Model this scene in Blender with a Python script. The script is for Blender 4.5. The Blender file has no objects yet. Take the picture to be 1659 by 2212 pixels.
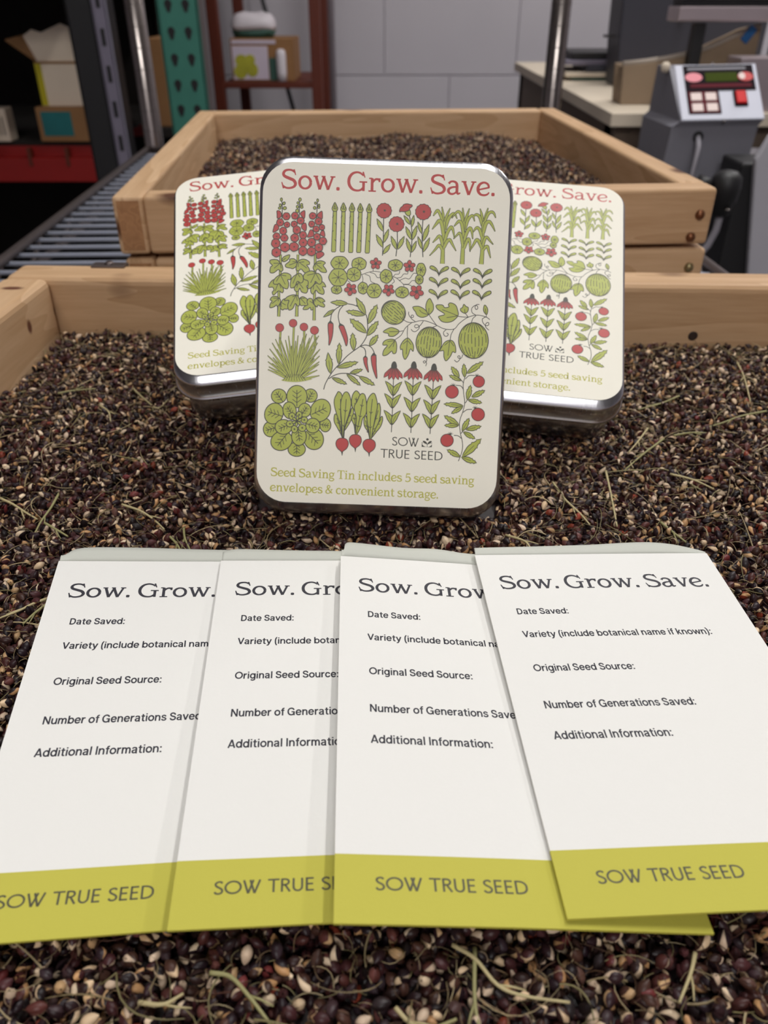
import bpy, bmesh, math, random
import numpy as np
from mathutils import Vector, Matrix

random.seed(7)
RNG = np.random.default_rng(11)
S = bpy.context.scene
COL = S.collection
PI = math.pi

# ------------------------------------------------------------------ camera
cam_d = bpy.data.cameras.new('camera')
cam = bpy.data.objects.new('camera', cam_d)
COL.objects.link(cam)
cam.location = (0, 0, 0.169)
cam.rotation_euler = (math.radians(90 - 33.4), 0, 0)
cam_d.sensor_fit = 'HORIZONTAL'
cam_d.sensor_width = 36
cam_d.lens = 36 * 1700 / 1659
cam_d.clip_start = 0.005
cam_d.clip_end = 50
cam_d.dof.use_dof = True
cam_d.dof.focus_distance = 0.250
cam_d.dof.aperture_fstop = 22.0
S.camera = cam

# ------------------------------------------------------------------ world, lights, exposure
S.view_settings.view_transform = 'Standard'
S.view_settings.look = 'None'
S.view_settings.exposure = -0.60
S.view_settings.gamma = 1.0
S.view_settings.use_curve_mapping = False
wd = bpy.data.worlds.new('world')
S.world = wd
wd.use_nodes = True
wd.node_tree.nodes['Background'].inputs[0].default_value = (0.80, 0.84, 0.92, 1)
wd.node_tree.nodes['Background'].inputs[1].default_value = 0.3


def area(name, loc, target, sx, sy, power, col=(1, 0.985, 0.965)):
    d = bpy.data.lights.new(name, 'AREA')
    d.shape = 'RECTANGLE'
    d.size, d.size_y = sx, sy
    d.energy = power
    d.color = col
    o = bpy.data.objects.new(name, d)
    COL.objects.link(o)
    o.location = loc
    v = Vector(target) - Vector(loc)
    o.rotation_euler = v.to_track_quat('-Z', 'Y').to_euler() if abs(v.x) + abs(v.y) > 1e-6 else (0, 0, 0)
    return o


# x, y, width, length, power
LAMPS = ((0.62, 1.02, 0.10, 1.2, 25), (-0.15, -1.75, 1.2, 0.7, 46), (-0.15, 0.60, 1.0, 0.6, 3.6), (1.75, 2.05, 0.16, 1.2, 30))  # last two are added: one for rim reflections, one to brighten the wall
for _x, _y, _sx, _sy, _w in LAMPS:
    area('ceiling_lamp_light', (_x, _y, 1.72), (_x, _y, 0), _sx, _sy, _w)


# ------------------------------------------------------------------ helpers
def lin(c):
    return tuple(((x / 255) / 12.92 if x / 255 <= 0.04045 else ((x / 255 + 0.055) / 1.055) ** 2.4) for x in c)


def mat(name, rgb, rough=0.5, metal=0.0, spec=0.5, noise=0.0, nscale=40, bump=0.0, bscale=200, srgb=True):
    m = bpy.data.materials.new(name)
    m.use_nodes = True
    nt = m.node_tree
    b = nt.nodes['Principled BSDF']
    c = lin(rgb) if srgb else rgb
    b.inputs['Base Color'].default_value = (*c, 1)
    b.inputs['Roughness'].default_value = rough
    b.inputs['Metallic'].default_value = metal
    b.inputs['Specular IOR Level'].default_value = spec
    tc = nt.nodes.new('ShaderNodeTexCoord')
    if noise > 0:
        n = nt.nodes.new('ShaderNodeTexNoise')
        n.inputs['Scale'].default_value = nscale
        n.inputs['Detail'].default_value = 5
        nt.links.new(tc.outputs['Object'], n.inputs['Vector'])
        r = nt.nodes.new('ShaderNodeMixRGB')
        r.blend_type = 'MIX'
        r.inputs[1].default_value = (*[x * (1 - noise) for x in c], 1)
        r.inputs[2].default_value = (*[min(1, x * (1 + noise)) for x in c], 1)
        nt.links.new(n.outputs['Fac'], r.inputs[0])
        nt.links.new(r.outputs[0], b.inputs['Base Color'])
    if bump > 0:
        n = nt.nodes.new('ShaderNodeTexNoise')
        n.inputs['Scale'].default_value = bscale
        n.inputs['Detail'].default_value = 4
        nt.links.new(tc.outputs['Object'], n.inputs['Vector'])
        bp = nt.nodes.new('ShaderNodeBump')
        bp.inputs['Strength'].default_value = bump
        bp.inputs['Distance'].default_value = 0.0005
        nt.links.new(n.outputs['Fac'], bp.inputs['Height'])
        nt.links.new(bp.outputs[0], b.inputs['Normal'])
    return m


def wood_mat(name, light, dark, scale=1.0, seed=0.0, knots=True, rough=0.55, spots=()):
    m = bpy.data.materials.new(name)
    m.use_nodes = True
    nt = m.node_tree
    N, L = nt.nodes, nt.links
    b = N['Principled BSDF']
    b.inputs['Roughness'].default_value = rough
    b.inputs['Specular IOR Level'].default_value = 0.35
    tc = N.new('ShaderNodeTexCoord')
    mp = N.new('ShaderNodeMapping')
    mp.inputs['Location'].default_value = (seed, seed * 0.7, seed * 0.3)
    mp.inputs['Scale'].default_value = (2.2 * scale, 18 * scale, 18 * scale)
    L.new(tc.outputs['Object'], mp.inputs['Vector'])
    n1 = N.new('ShaderNodeTexNoise')
    n1.inputs['Scale'].default_value = 1.3
    n1.inputs['Detail'].default_value = 2
    L.new(mp.outputs[0], n1.inputs['Vector'])
    w = N.new('ShaderNodeMath')
    w.operation = 'MULTIPLY'
    w.inputs[1].default_value = 9.0
    L.new(n1.outputs['Fac'], w.inputs[0])
    s = N.new('ShaderNodeMath')
    s.operation = 'FRACT'
    L.new(w.outputs[0], s.inputs[0])
    n2 = N.new('ShaderNodeTexNoise')
    n2.inputs['Scale'].default_value = 9
    n2.inputs['Detail'].default_value = 6
    mp2 = N.new('ShaderNodeMapping')
    mp2.inputs['Scale'].default_value = (4 * scale, 60 * scale, 60 * scale)
    L.new(tc.outputs['Object'], mp2.inputs['Vector'])
    L.new(mp2.outputs[0], n2.inputs['Vector'])
    add = N.new('ShaderNodeMath')
    add.operation = 'MULTIPLY_ADD'
    add.inputs[1].default_value = 0.34
    L.new(s.outputs[0], add.inputs[0])
    sc = N.new('ShaderNodeMath')
    sc.operation = 'MULTIPLY'
    sc.inputs[1].default_value = 0.55
    L.new(n2.outputs['Fac'], sc.inputs[0])
    L.new(sc.outputs[0], add.inputs[2])
    cr = N.new('ShaderNodeValToRGB')
    cr.color_ramp.elements[0].position = 0.2
    cr.color_ramp.elements[0].color = (*lin(light), 1)
    cr.color_ramp.elements[1].position = 0.85
    cr.color_ramp.elements[1].color = (*lin(dark), 1)
    L.new(add.outputs[0], cr.inputs[0])
    out = cr.outputs[0]
    if knots:
        mp3 = N.new('ShaderNodeMapping')
        mp3.inputs['Location'].default_value = (seed * 1.7, seed, seed * 2.1)
        mp3.inputs['Scale'].default_value = (9, 14, 14)
        L.new(tc.outputs['Object'], mp3.inputs['Vector'])
        v = N.new('ShaderNodeTexVoronoi')
        v.inputs['Scale'].default_value = 1.0
        L.new(mp3.outputs[0], v.inputs['Vector'])
        k = N.new('ShaderNodeValToRGB')
        k.color_ramp.elements[0].position = 0.05
        k.color_ramp.elements[0].color = (1, 1, 1, 1)
        k.color_ramp.elements[1].position = 0.12
        k.color_ramp.elements[1].color = (0, 0, 0, 1)
        L.new(v.outputs['Distance'], k.inputs[0])
        mx = N.new('ShaderNodeMixRGB')
        mx.inputs[2].default_value = (*lin((96, 60, 38)), 1)
        L.new(k.outputs[0], mx.inputs[0])
        L.new(out, mx.inputs[1])
        out = mx.outputs[0]
    for (px, py, pz), (rx, ry, rz) in spots:   # single knots of this board
        mk = N.new('ShaderNodeMapping')
        mk.inputs['Location'].default_value = (-px / rx, -py / ry, -pz / rz)
        mk.inputs['Scale'].default_value = (1 / rx, 1 / ry, 1 / rz)
        L.new(tc.outputs['Object'], mk.inputs['Vector'])
        ln = N.new('ShaderNodeVectorMath')
        ln.operation = 'LENGTH'
        L.new(mk.outputs[0], ln.inputs[0])
        k = N.new('ShaderNodeValToRGB')
        k.color_ramp.elements[0].position = 0.55
        k.color_ramp.elements[0].color = (1, 1, 1, 1)
        k.color_ramp.elements[1].position = 1.0
        k.color_ramp.elements[1].color = (0, 0, 0, 1)
        L.new(ln.outputs['Value'], k.inputs[0])
        mx = N.new('ShaderNodeMixRGB')
        mx.inputs[2].default_value = (*lin((104, 62, 44)), 1)
        L.new(k.outputs[0], mx.inputs[0])
        L.new(out, mx.inputs[1])
        out = mx.outputs[0]
    L.new(out, b.inputs['Base Color'])
    bp = N.new('ShaderNodeBump')
    bp.inputs['Strength'].default_value = 0.15
    bp.inputs['Distance'].default_value = 0.0006
    L.new(n2.outputs['Fac'], bp.inputs['Height'])
    L.new(bp.outputs[0], b.inputs['Normal'])
    return m


def tin_mat():
    m = bpy.data.materials.new('brushed_tinplate')
    m.use_nodes = True
    nt = m.node_tree
    N, L = nt.nodes, nt.links
    b = N['Principled BSDF']
    b.inputs['Base Color'].default_value = (0.54, 0.54, 0.57, 1)
    b.inputs['Metallic'].default_value = 1.0
    tc = N.new('ShaderNodeTexCoord')
    mp = N.new('ShaderNodeMapping')
    mp.inputs['Scale'].default_value = (1800, 120, 120)
    L.new(tc.outputs['Object'], mp.inputs['Vector'])
    n = N.new('ShaderNodeTexNoise')
    n.inputs['Scale'].default_value = 1.0
    n.inputs['Detail'].default_value = 3
    L.new(mp.outputs[0], n.inputs['Vector'])
    r = N.new('ShaderNodeMapRange')
    r.inputs['To Min'].default_value = 0.13
    r.inputs['To Max'].default_value = 0.34
    L.new(n.outputs['Fac'], r.inputs['Value'])
    L.new(r.outputs[0], b.inputs['Roughness'])
    return m


def tag(o, label=None, cat=None, group=None, kind=None):
    if label: o['label'] = label
    if cat: o['category'] = cat
    if group: o['group'] = group
    if kind: o['kind'] = kind
    return o


def empty(name, loc=(0, 0, 0), rotz=0.0, matrix=None):
    o = bpy.data.objects.new(name, None)
    o.empty_display_size = 0.02
    COL.objects.link(o)
    if matrix is not None:
        o.matrix_world = matrix
    else:
        o.location = loc
        o.rotation_euler = (0, 0, rotz)
    return o


def mesh_obj(name, me, mats, parent=None, loc=None, rot=None):
    for m in (mats if isinstance(mats, (list, tuple)) else [mats]):
        me.materials.append(m)
    o = bpy.data.objects.new(name, me)
    COL.objects.link(o)
    if parent is not None: o.parent = parent
    if loc is not None: o.location = loc
    if rot is not None: o.rotation_euler = rot
    return o


class MB:
    """collects shapes into one mesh"""
    def __init__(self):
        self.bm = bmesh.new()

    def box(self, x0, x1, y0, y1, z0, z1, bev=0.0, seg=2, mi=0, M=None):
        b = bmesh.new()
        bmesh.ops.create_cube(b, size=1)
        for v in b.verts:
            v.co = Vector(((x0 + x1) / 2 + v.co.x * (x1 - x0), (y0 + y1) / 2 + v.co.y * (y1 - y0), (z0 + z1) / 2 + v.co.z * (z1 - z0)))
        if bev > 0:
            bmesh.ops.bevel(b, geom=list(b.edges), offset=bev, segments=seg, profile=0.5, affect='EDGES')
        self._add(b, mi, M)
        return self

    def _add(self, b, mi=0, M=None):
        if M is not None:
            b.transform(M)
        for f in b.faces:
            f.material_index = mi
        me = bpy.data.meshes.new('tmp')
        b.to_mesh(me)
        b.free()
        n0 = len(self.bm.faces)
        self.bm.from_mesh(me)
        bpy.data.meshes.remove(me)
        return self

    def prism(self, poly, h0, h1, axis='z', mi=0, M=None, bev=0.0):
        """extrude a 2-D polygon: axis z -> (a,b)=(x,y); axis y -> (x,z); axis x -> (y,z)"""
        b = bmesh.new()
        def P(a, c, h):
            return {'z': (a, c, h), 'y': (a, h, c), 'x': (h, a, c)}[axis]
        lo = [b.verts.new(P(a, c, h0)) for a, c in poly]
        hi = [b.verts.new(P(a, c, h1)) for a, c in poly]
        n = len(poly)
        b.faces.new(lo[::-1])
        b.faces.new(hi)
        for i in range(n):
            b.faces.new((lo[i], lo[(i + 1) % n], hi[(i + 1) % n], hi[i]))
        bmesh.ops.recalc_face_normals(b, faces=b.faces)
        if bev > 0:
            bmesh.ops.bevel(b, geom=list(b.edges), offset=bev, segments=2, profile=0.5, affect='EDGES')
        return self._add(b, mi, M)

    def tube(self, pts, r, seg=10, mi=0, caps=True, radii=None):
        pts = [Vector(p) for p in pts]
        b = bmesh.new()
        rings = []
        up = Vector((0, 0, 1))
        for i, p in enumerate(pts):
            t = (pts[min(i + 1, len(pts) - 1)] - pts[max(i - 1, 0)]).normalized()
            a = t.cross(up)
            if a.length < 1e-3: a = t.cross(Vector((1, 0, 0)))
            a.normalize()
            c = t.cross(a)
            rr = radii[i] if radii else r
            rings.append([b.verts.new(p + (a * math.cos(2 * PI * k / seg) + c * math.sin(2 * PI * k / seg)) * rr) for k in range(seg)])
        for i in range(len(rings) - 1):
            for k in range(seg):
                f = b.faces.new((rings[i][k], rings[i][(k + 1) % seg], rings[i + 1][(k + 1) % seg], rings[i + 1][k]))
                f.smooth = True
        if caps:
            b.faces.new(rings[0][::-1])
            b.faces.new(rings[-1])
        bmesh.ops.recalc_face_normals(b, faces=b.faces)
        return self._add(b, mi)

    def lathe(self, prof, c=(0, 0, 0), seg=24, mi=0, M=None):
        b = bmesh.new()
        rings = []
        for r, z in prof:
            rings.append([b.verts.new((c[0] + r * math.cos(2 * PI * k / seg), c[1] + r * math.sin(2 * PI * k / seg), c[2] + z)) for k in range(seg)])
        for i in range(len(rings) - 1):
            for k in range(seg):
                f = b.faces.new((rings[i][k], rings[i][(k + 1) % seg], rings[i + 1][(k + 1) % seg], rings[i + 1][k]))
                f.smooth = True
        b.faces.new(rings[0][::-1])
        b.faces.new(rings[-1])
        bmesh.ops.recalc_face_normals(b, faces=b.faces)
        return self._add(b, mi, M)

    def loops(self, loops, mi=0, smooth=True, cap0=True, cap1=True):
        """bridge a stack of equal-length vertex loops"""
        b = bmesh.new()
        R = [[b.verts.new(p) for p in lp] for lp in loops]
        n = len(R[0])
        for i in range(len(R) - 1):
            for k in range(n):
                f = b.faces.new((R[i][k], R[i][(k + 1) % n], R[i + 1][(k + 1) % n], R[i + 1][k]))
                f.smooth = smooth
        if cap0: b.faces.new(R[0][::-1])
        if cap1: b.faces.new(R[-1])
        bmesh.ops.recalc_face_normals(b, faces=b.faces)
        return self._add(b, mi)

    def build(self, name, mats, parent=None, loc=None, rot=None):
        me = bpy.data.meshes.new(name)
        self.bm.to_mesh(me)
        self.bm.free()
        return mesh_obj(name, me, mats, parent, loc, rot)


def dup_tree(o, parent=None):
    c = o.copy()
    COL.objects.link(c)
    if parent is not None:
        c.parent = parent
    for ch in [k for k in o.children]:
        dup_tree(ch, c)
    return c


# ------------------------------------------------------------------ the room
M = {}
M['wall'] = mat('painted_block', (198, 193, 200), rough=0.6, noise=0.04, nscale=6, bump=0.2, bscale=90)
M['floor'] = mat('concrete_floor', (104, 103, 102), rough=0.5, noise=0.15, nscale=5)
M['ceiling'] = mat('ceiling_panel', (215, 213, 208), rough=0.8, noise=0.03)
M['dark'] = mat('black_metal', (26, 25, 27), rough=0.5, noise=0.1)
M['steel'] = mat('chrome_post', (150, 142, 138), rough=0.22, metal=1.0, noise=0.08)
M['greysteel'] = mat('slotted_steel', (128, 122, 138), rough=0.5, metal=0.3, noise=0.08)
M['wire'] = mat('zinc_wire', (214, 220, 238), rough=0.35, metal=0.4, noise=0.08)
M['rail'] = mat('shelf_rail', (104, 94, 92), rough=0.4, metal=0.7, noise=0.1)
M['teal'] = mat('teal_paint', (62, 128, 112), rough=0.5, noise=0.1)
M['redbeam'] = mat('red_rack_paint', (150, 14, 8), rough=0.5, noise=0.1)
M['rust'] = mat('red_brown_paint', (96, 36, 16), rough=0.55, noise=0.15)
M['card'] = mat('brown_cardboard', (150, 108, 68), rough=0.8, noise=0.08)
M['cardwhite'] = mat('white_cardboard', (232, 214, 192), rough=0.75, noise=0.04)
M['yellow'] = mat('yellow_print', (190, 176, 20), rough=0.6, noise=0.05)
M['tealprint'] = mat('teal_print', (24, 110, 112), rough=0.6, noise=0.5, nscale=14)
M['lilac'] = mat('lilac_white_print', (214, 200, 216), rough=0.6, noise=0.03)
M['olive'] = mat('yellow_green_print', (176, 172, 50), rough=0.6, noise=0.55, nscale=26)
M['greenprint'] = mat('dark_green_print', (52, 88, 78), rough=0.6, noise=0.2)
M['plastic'] = mat('white_plastic_bag', (226, 218, 224), rough=0.4, noise=0.04)
M['ply'] = mat('plywood_top', (218, 204, 184), rough=0.55, noise=0.12, nscale=9)
M['plyedge'] = mat('plywood_edge', (112, 96, 82), rough=0.7, noise=0.15)
M['panel'] = mat('dark_grey_panel', (56, 56, 66), rough=0.45, noise=0.06)
M['ctrl'] = mat('controller_case', (126, 125, 134), rough=0.5, noise=0.05)
M['faceplate'] = mat('light_grey_faceplate', (196, 198, 212), rough=0.45, noise=0.02)
M['keyblack'] = mat('keypad_black', (30, 22, 28), rough=0.8, spec=0.1, noise=0.05)
M['keymaroon'] = mat('keypad_maroon', (96, 38, 46), rough=0.8, spec=0.1, noise=0.05)
M['keywhite'] = mat('keypad_button', (226, 206, 200), rough=0.5, noise=0.04)
M['pink'] = mat('pink_logo', (224, 128, 140), rough=0.5, noise=0.03)
M['redprint'] = mat('red_logo', (196, 48, 48), rough=0.5, noise=0.03)
M['lcd'] = mat('green_lcd', (58, 70, 12), rough=0.75, spec=0.1, noise=0.15, nscale=300)
M['redswitch'] = mat('red_rocker', (206, 10, 14), rough=0.45, spec=0.3, noise=0.03)
M['cable'] = mat('grey_cable', (150, 146, 154), rough=0.5, noise=0.03)
M['cabinet'] = mat('light_grey_cabinet', (186, 184, 192), rough=0.5, noise=0.03)
M['pan'] = mat('scale_pan_steel', (186, 172, 176), rough=0.35, metal=0.6, noise=0.05)
M['bluetape'] = mat('blue_tape', (22, 90, 150), rough=0.6, noise=0.05)
M['binwood'] = mat('weathered_bin_board', (146, 126, 104), rough=0.8, noise=0.2, nscale=14)
M['binrim'] = mat('bin_edge', (164, 152, 140), rough=0.7, noise=0.08)
M['lamp'] = bpy.data.materials.new('lamp_diffuser')
M['lamp'].use_nodes = True
_b = M['lamp'].node_tree.nodes['Principled BSDF']
_b.inputs['Emission Color'].default_value = (1, 0.985, 0.965, 1)
_b.inputs['Emission Strength'].default_value = 4.0

FZ = -0.92


def structure(o):
    o['kind'] = 'structure'
    return o


structure(MB().box(-3.2, 3.2, -2.6, 2.95, FZ - 0.05, FZ).build('floor', M['floor']))
structure(MB().box(-3.2, 3.2, -2.6, 2.95, 1.80, 1.86).build('ceiling', M['ceiling']))
# painted block wall at the back: courses 200 mm high with grooved joints
wb = MB()
wb.box(-3.2, 3.2, 2.756, 2.95, FZ, 1.80)
z = -0.042 - 0.2 * 4
row = 0
while z < 1.80:
    z0, z1 = max(z, FZ), min(z + 0.2, 1.80)
    x = -3.2 + (0.2 if row % 2 else 0.0)
    if row % 2: wb.box(-3.2, -3.0015, 2.75, 2.757, z0 + 0.0015, z1 - 0.0015, bev=0.0015, seg=1)
    while x < 3.2:
        wb.box(x + 0.0015, min(x + 0.4, 3.2) - 0.0015, 2.75, 2.757, z0 + 0.0015, z1 - 0.0015, bev=0.0015, seg=1)
        x += 0.4
    z += 0.2
    row += 1
structure(wb.build('wall_back', M['wall']))
structure(MB().box(-3.25, -3.2, -2.6, 2.95, FZ, 1.80).build('wall_left', M['wall']))
structure(MB().box(3.2, 3.25, -2.6, 2.95, FZ, 1.80).build('wall_right', M['wall']))
structure(MB().box(-3.2, 3.2, -2.65, -2.6, FZ, 1.80).build('wall_front', M['wall']))

# ceiling lamps (out of the frame, they give the light; the last two are added)
for i, (lx, ly, sx, sy, _w) in enumerate(LAMPS):
    t = empty('unseen_ceiling_lamp', (lx, ly, 1.80))
    tag(t, ['narrow ceiling lamp above the right side of the wire shelf', 'wide ceiling lamp behind the viewer', 'wide unseen lamp added above the trays for bright tin rims', 'narrow unseen lamp added above the work table to brighten the wall'][i], 'lamp', 'ceiling lamps')
    MB().box(-sx / 2 - 0.03, sx / 2 + 0.03, -sy / 2 - 0.03, sy / 2 + 0.03, -0.06, 0.0, bev=0.004).build('housing', M['ceiling'], t)
    MB().box(-sx / 2, sx / 2, -sy / 2, sy / 2, -0.068, -0.0605, bev=0.002).build('diffuser', M['lamp'], t)

# wall conduit
pc = MB()
pc.tube([(-0.158, 2.735, FZ), (-0.158, 2.735, 1.80)], 0.012, seg=12)
for zz in (-0.5, 0.4, 1.2):
    pc.box(-0.185, -0.131, 2.742, 2.7495, zz - 0.012, zz + 0.012, bev=0.002)
tag(pc.build('conduit_pipe', mat('conduit_paint', (128, 118, 124), rough=0.5, noise=0.04)), 'thin grey vertical pipe fixed to the block wall beside the red-brown shelf', 'pipe')

# ------------------------------------------------------------------ wire shelf that carries the trays
ws = empty('wire_shelf', (-0.03, 0.6, -0.0205), rotz=math.radians(2.0))
tag(ws, 'zinc wire storage shelf with round posts, under the wooden trays', 'shelf')
SW0, SW1, SY0, SY1 = -0.288, 0.300, -0.72, 0.64
wm = MB()
wm.tube([(SW0, 0, -0.0020), (SW1, 0, -0.0020)], 0.0019, seg=10)
wire0 = None
y = SY0 + 0.012
while y < SY1 - 0.005:
    if wire0 is None:
        wire0 = wm.build('shelf_wire', M['wire'], ws, loc=(0, y, 0))
    else:
        w_ = wire0.copy()
        COL.objects.link(w_)
        w_.location = (0, y, 0)
    y += 0.0255
rb = MB()
for xx in (-0.10, 0.11):
    rb = MB()
    rb.tube([(xx, SY0, -0.0072), (xx, SY1, -0.0072)], 0.003, seg=8)
    rb.build('under_brace', M['rail'], ws)
for xx in (SW0, SW1):
    r = MB()
    r.tube([(xx, SY0, 0.002), (xx, SY1, 0.002)], 0.0042, seg=10)
    r.tube([(xx, SY0, -0.022), (xx, SY1, -0.022)], 0.0042, seg=10)
    k = SY0
    zig = []
    while k < SY1:
        zig += [(xx, k, 0.002), (xx, min(k + 0.05, SY1), -0.022)]
        k += 0.1
    r.tube(zig, 0.0025, seg=6)
    r.build('side_rail', M['rail'], ws)
for yy in (SY0, SY1):
    r = MB()
    r.tube([(SW0, yy, 0.002), (SW1, yy, 0.002)], 0.0038, seg=10)
    r.tube([(SW0, yy, -0.022), (SW1, yy, -0.022)], 0.0038, seg=10)
    r.build('end_rail', M['rail'], ws)
for xx, yy in ((-0.281, 0.660), (0.292, 0.652), (SW0 + 0.0, SY0 - 0.016), (SW1, SY0 - 0.016)):
    p = MB()
    p.tube([(xx, yy, FZ + 0.0205), (xx, yy, 0.66)], 0.0134, seg=20)
    for zz in [i * 0.0254 for i in range(-35, 26)]:
        p.lathe([(0.0128, zz - 0.0014), (0.0139, zz), (0.0128, zz + 0.0014)], (xx, yy, 0), seg=20)
    p.build('post', M['steel'], ws)

# ------------------------------------------------------------------ dark storage rack on the left
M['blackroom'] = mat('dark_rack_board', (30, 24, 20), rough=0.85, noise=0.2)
rk = empty('pallet_rack', (-0.95, 1.78, FZ))
tag(rk, 'dark pallet rack with red beams holding cardboard boxes', 'rack')
def rel(o, x): return x - o
b = MB()
b.prism([(0, -0.066), (0.05, -0.066), (0.05, 0.0), (0.022, 0.0), (0.022, -0.020), (0, -0.020)], -0.62, 0.368, axis='x', bev=0.0015)
bb = b.build('front_beam', M['redbeam'], rk, loc=(0, -0.03, -0.094 - FZ))
for i in range(9):
    MB().box(-0.0035, 0.0035, -0.0025, 0.012, -0.0345, 0.0, bev=0.0008).build('beam_clip', M['rust'], bb, loc=(0.3 - i * 0.077, 0, -0.001))
MB().box(-0.62, 0.368, 0.60, 0.65, -0.066, 0.0, bev=0.0015).build('rear_beam', M['redbeam'], rk, loc=(0, 0, -0.094 - FZ))
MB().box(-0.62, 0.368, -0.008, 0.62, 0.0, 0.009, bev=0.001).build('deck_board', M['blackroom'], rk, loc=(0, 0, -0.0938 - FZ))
MB().box(-0.62, 0.43, -0.30, 0.65, 0.0, 0.02, bev=0.001).build('shade_deck_board', M['blackroom'], rk, loc=(0, 0, 0.24 - FZ))  # unseen deck added overhead to keep lamp light off the boxes
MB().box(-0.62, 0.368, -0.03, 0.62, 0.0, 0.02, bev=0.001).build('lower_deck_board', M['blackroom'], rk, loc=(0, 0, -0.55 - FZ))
MB().box(-0.62, 0.43, 0.665, 0.68, 0.0, 1.5, bev=0.001).build('dark_backdrop', M['blackroom'], rk, loc=(0, 0, 0.02))  # black sheet added behind, standing in for the rack's deep shade
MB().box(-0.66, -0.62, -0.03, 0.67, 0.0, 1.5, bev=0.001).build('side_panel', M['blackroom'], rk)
for yy in (-0.03, 0.61):
    MB().box(0.37, 0.43, yy, yy + 0.05, 0.0, 1.5, bev=0.002).build('upright', M['dark'], rk)

# boxes on the rack
def carton(name, label, x0, x1, y0, y1, z0, z1, m, group=None, bev=0.002):
    t = empty(name, ((x0 + x1) / 2, y0, z0))
    w = (x1 - x0) / 2
    MB().box(-w, w, 0, y1 - y0, 0, z1 - z0, bev=bev).build('carton', m, t)
    return tag(t, label, 'box', group), w


lb, w = carton('cardboard_box', 'brown cardboard box with a teal label, on the red beam under the open box', -0.70, -0.585, 1.76, 2.0, -0.0848, -0.022, M['card'], 'boxes on the dark rack')
MB().box(-w + 0.010, -w + 0.070, -0.0012, 0.001, 0.011, 0.055, bev=0.0004).build('label', M['tealprint'], lb)
t = empty('open_carton', (-0.632, 1.775, -0.0215))
tag(t, 'open white carton with raised flap and yellow edge, stacked on the teal-labelled box', 'box', 'boxes on the dark rack')
cw = MB()
cw.box(-0.055, 0.048, 0.0, 0.004, 0.0, 0.078, bev=0.0008)
cw.box(-0.055, 0.048, 0.20, 0.204, 0.0, 0.078, bev=0.0008)
cw.box(0.044, 0.048, 0.003, 0.2, 0.0, 0.078, bev=0.0008)
cw.box(-0.055, -0.051, 0.003, 0.2, 0.0, 0.078, bev=0.0008)
cw.box(-0.055, 0.048, 0.003, 0.2, 0.0, 0.003)
cw.build('carton', M['cardwhite'], t)
MB().box(-0.0545, 0.0475, -0.0010, 0.0006, 0.0745, 0.0785, bev=0.0003).build('fold_line', M['card'], t)
MB().box(-0.0556, -0.043, -0.0008, 0.0006, 0.001, 0.0775, bev=0.0003).build('yellow_band', M['yellow'], t)
fl = MB()
fl.prism([(-0.050, 0.0), (0.046, 0.0), (0.048, 0.058), (0.024, 0.057), (0.006, 0.064), (-0.034, 0.049), (-0.052, 0.054), (-0.070, 0.043)], 0.0, 0.003, axis='y', bev=0.0008)
fl.build('flap', M['cardwhite'], t, loc=(0, 0.004, 0.0785), rot=(math.radians(-8), 0, 0))
fl = MB()
fl.prism([(0.0, 0.0), (0.16, 0.01), (0.15, 0.07), (0.0, 0.06)], 0.0, 0.003, axis='x', bev=0.0008)
fl.build('flap', M['card'], t, loc=(-0.056, 0.006, 0.079), rot=(0, math.radians(-55), 0))
wbx, w = carton('document_box', 'pale carton with print marks at the left edge of the photo, on the red beam', -0.87, -0.762, 1.76, 1.80, -0.0848, -0.024, M['cardwhite'], 'boxes on the dark rack')
for k in range(3):
    MB().box(w - 0.026 + k * 0.008, w - 0.023 + k * 0.008, -0.001, 0.001, 0.012, 0.046, bev=0.0003).build('print_mark', M['plyedge'], wbx)
carton('cardboard_box', 'plain brown cardboard box partly behind the slotted post, in deep shade', -0.505, -0.408, 1.92, 2.05, -0.0776, 0.09, M['card'], 'boxes on the dark rack')
sd = MB()
sd.box(-0.085, 0.030, 0.0, 0.19, 0.0, 0.02, bev=0.002)
sd.box(-0.085, -0.065, 0.0, 0.19, -0.822, 0.0)
sd.box(0.010, 0.030, 0.0, 0.19, -0.822, 0.0)
sd.box(-0.085, 0.018, 0.191, 0.20, -0.822, 0.60)  # tall black sheet added so the gap between the posts stays dark
sd.box(-0.085, 0.018, -0.02, 0.20, 0.36, 0.38)
tag(sd.build('plank_stand', M['blackroom'], None, loc=(-0.43, 1.905, -0.098)), 'dark plank stand with an added black backdrop, carrying the shaded cardboard box behind the posts', 'stand')

# black upright + slotted steel upright + teal upright
def channel(name, label, x, y, w, d, t, m, cat='post', deco=None):
    o = empty(name, (x, y, FZ))
    mb = MB()
    mb.box(-w / 2, w / 2, 0, t, 0, 1.7, bev=0.001)
    mb.box(-w / 2, -w / 2 + t, 0, d, 0, 1.7)
    mb.box(w / 2 - t, w / 2, 0, d, 0, 1.7)
    if deco: deco(mb)
    mb.build('upright', [m, M['dark']], o)
    MB().box(-w / 2 - 0.015, w / 2 + 0.015, -0.015, d + 0.015, 0, 0.006, bev=0.001).build('foot_plate', m, o)
    return tag(o, label, cat)


channel('rack_upright', 'black steel upright standing left of the slotted grey post', -0.491, 1.50, 0.043, 0.05, 0.003, M['dark'])
def slots(sl):
    for k in range(34):
        sl.box(-0.0035, 0.0035, -0.0006, 0.0012, 0.02 + k * 0.050, 0.044 + k * 0.050, bev=0.0015, mi=1)


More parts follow.
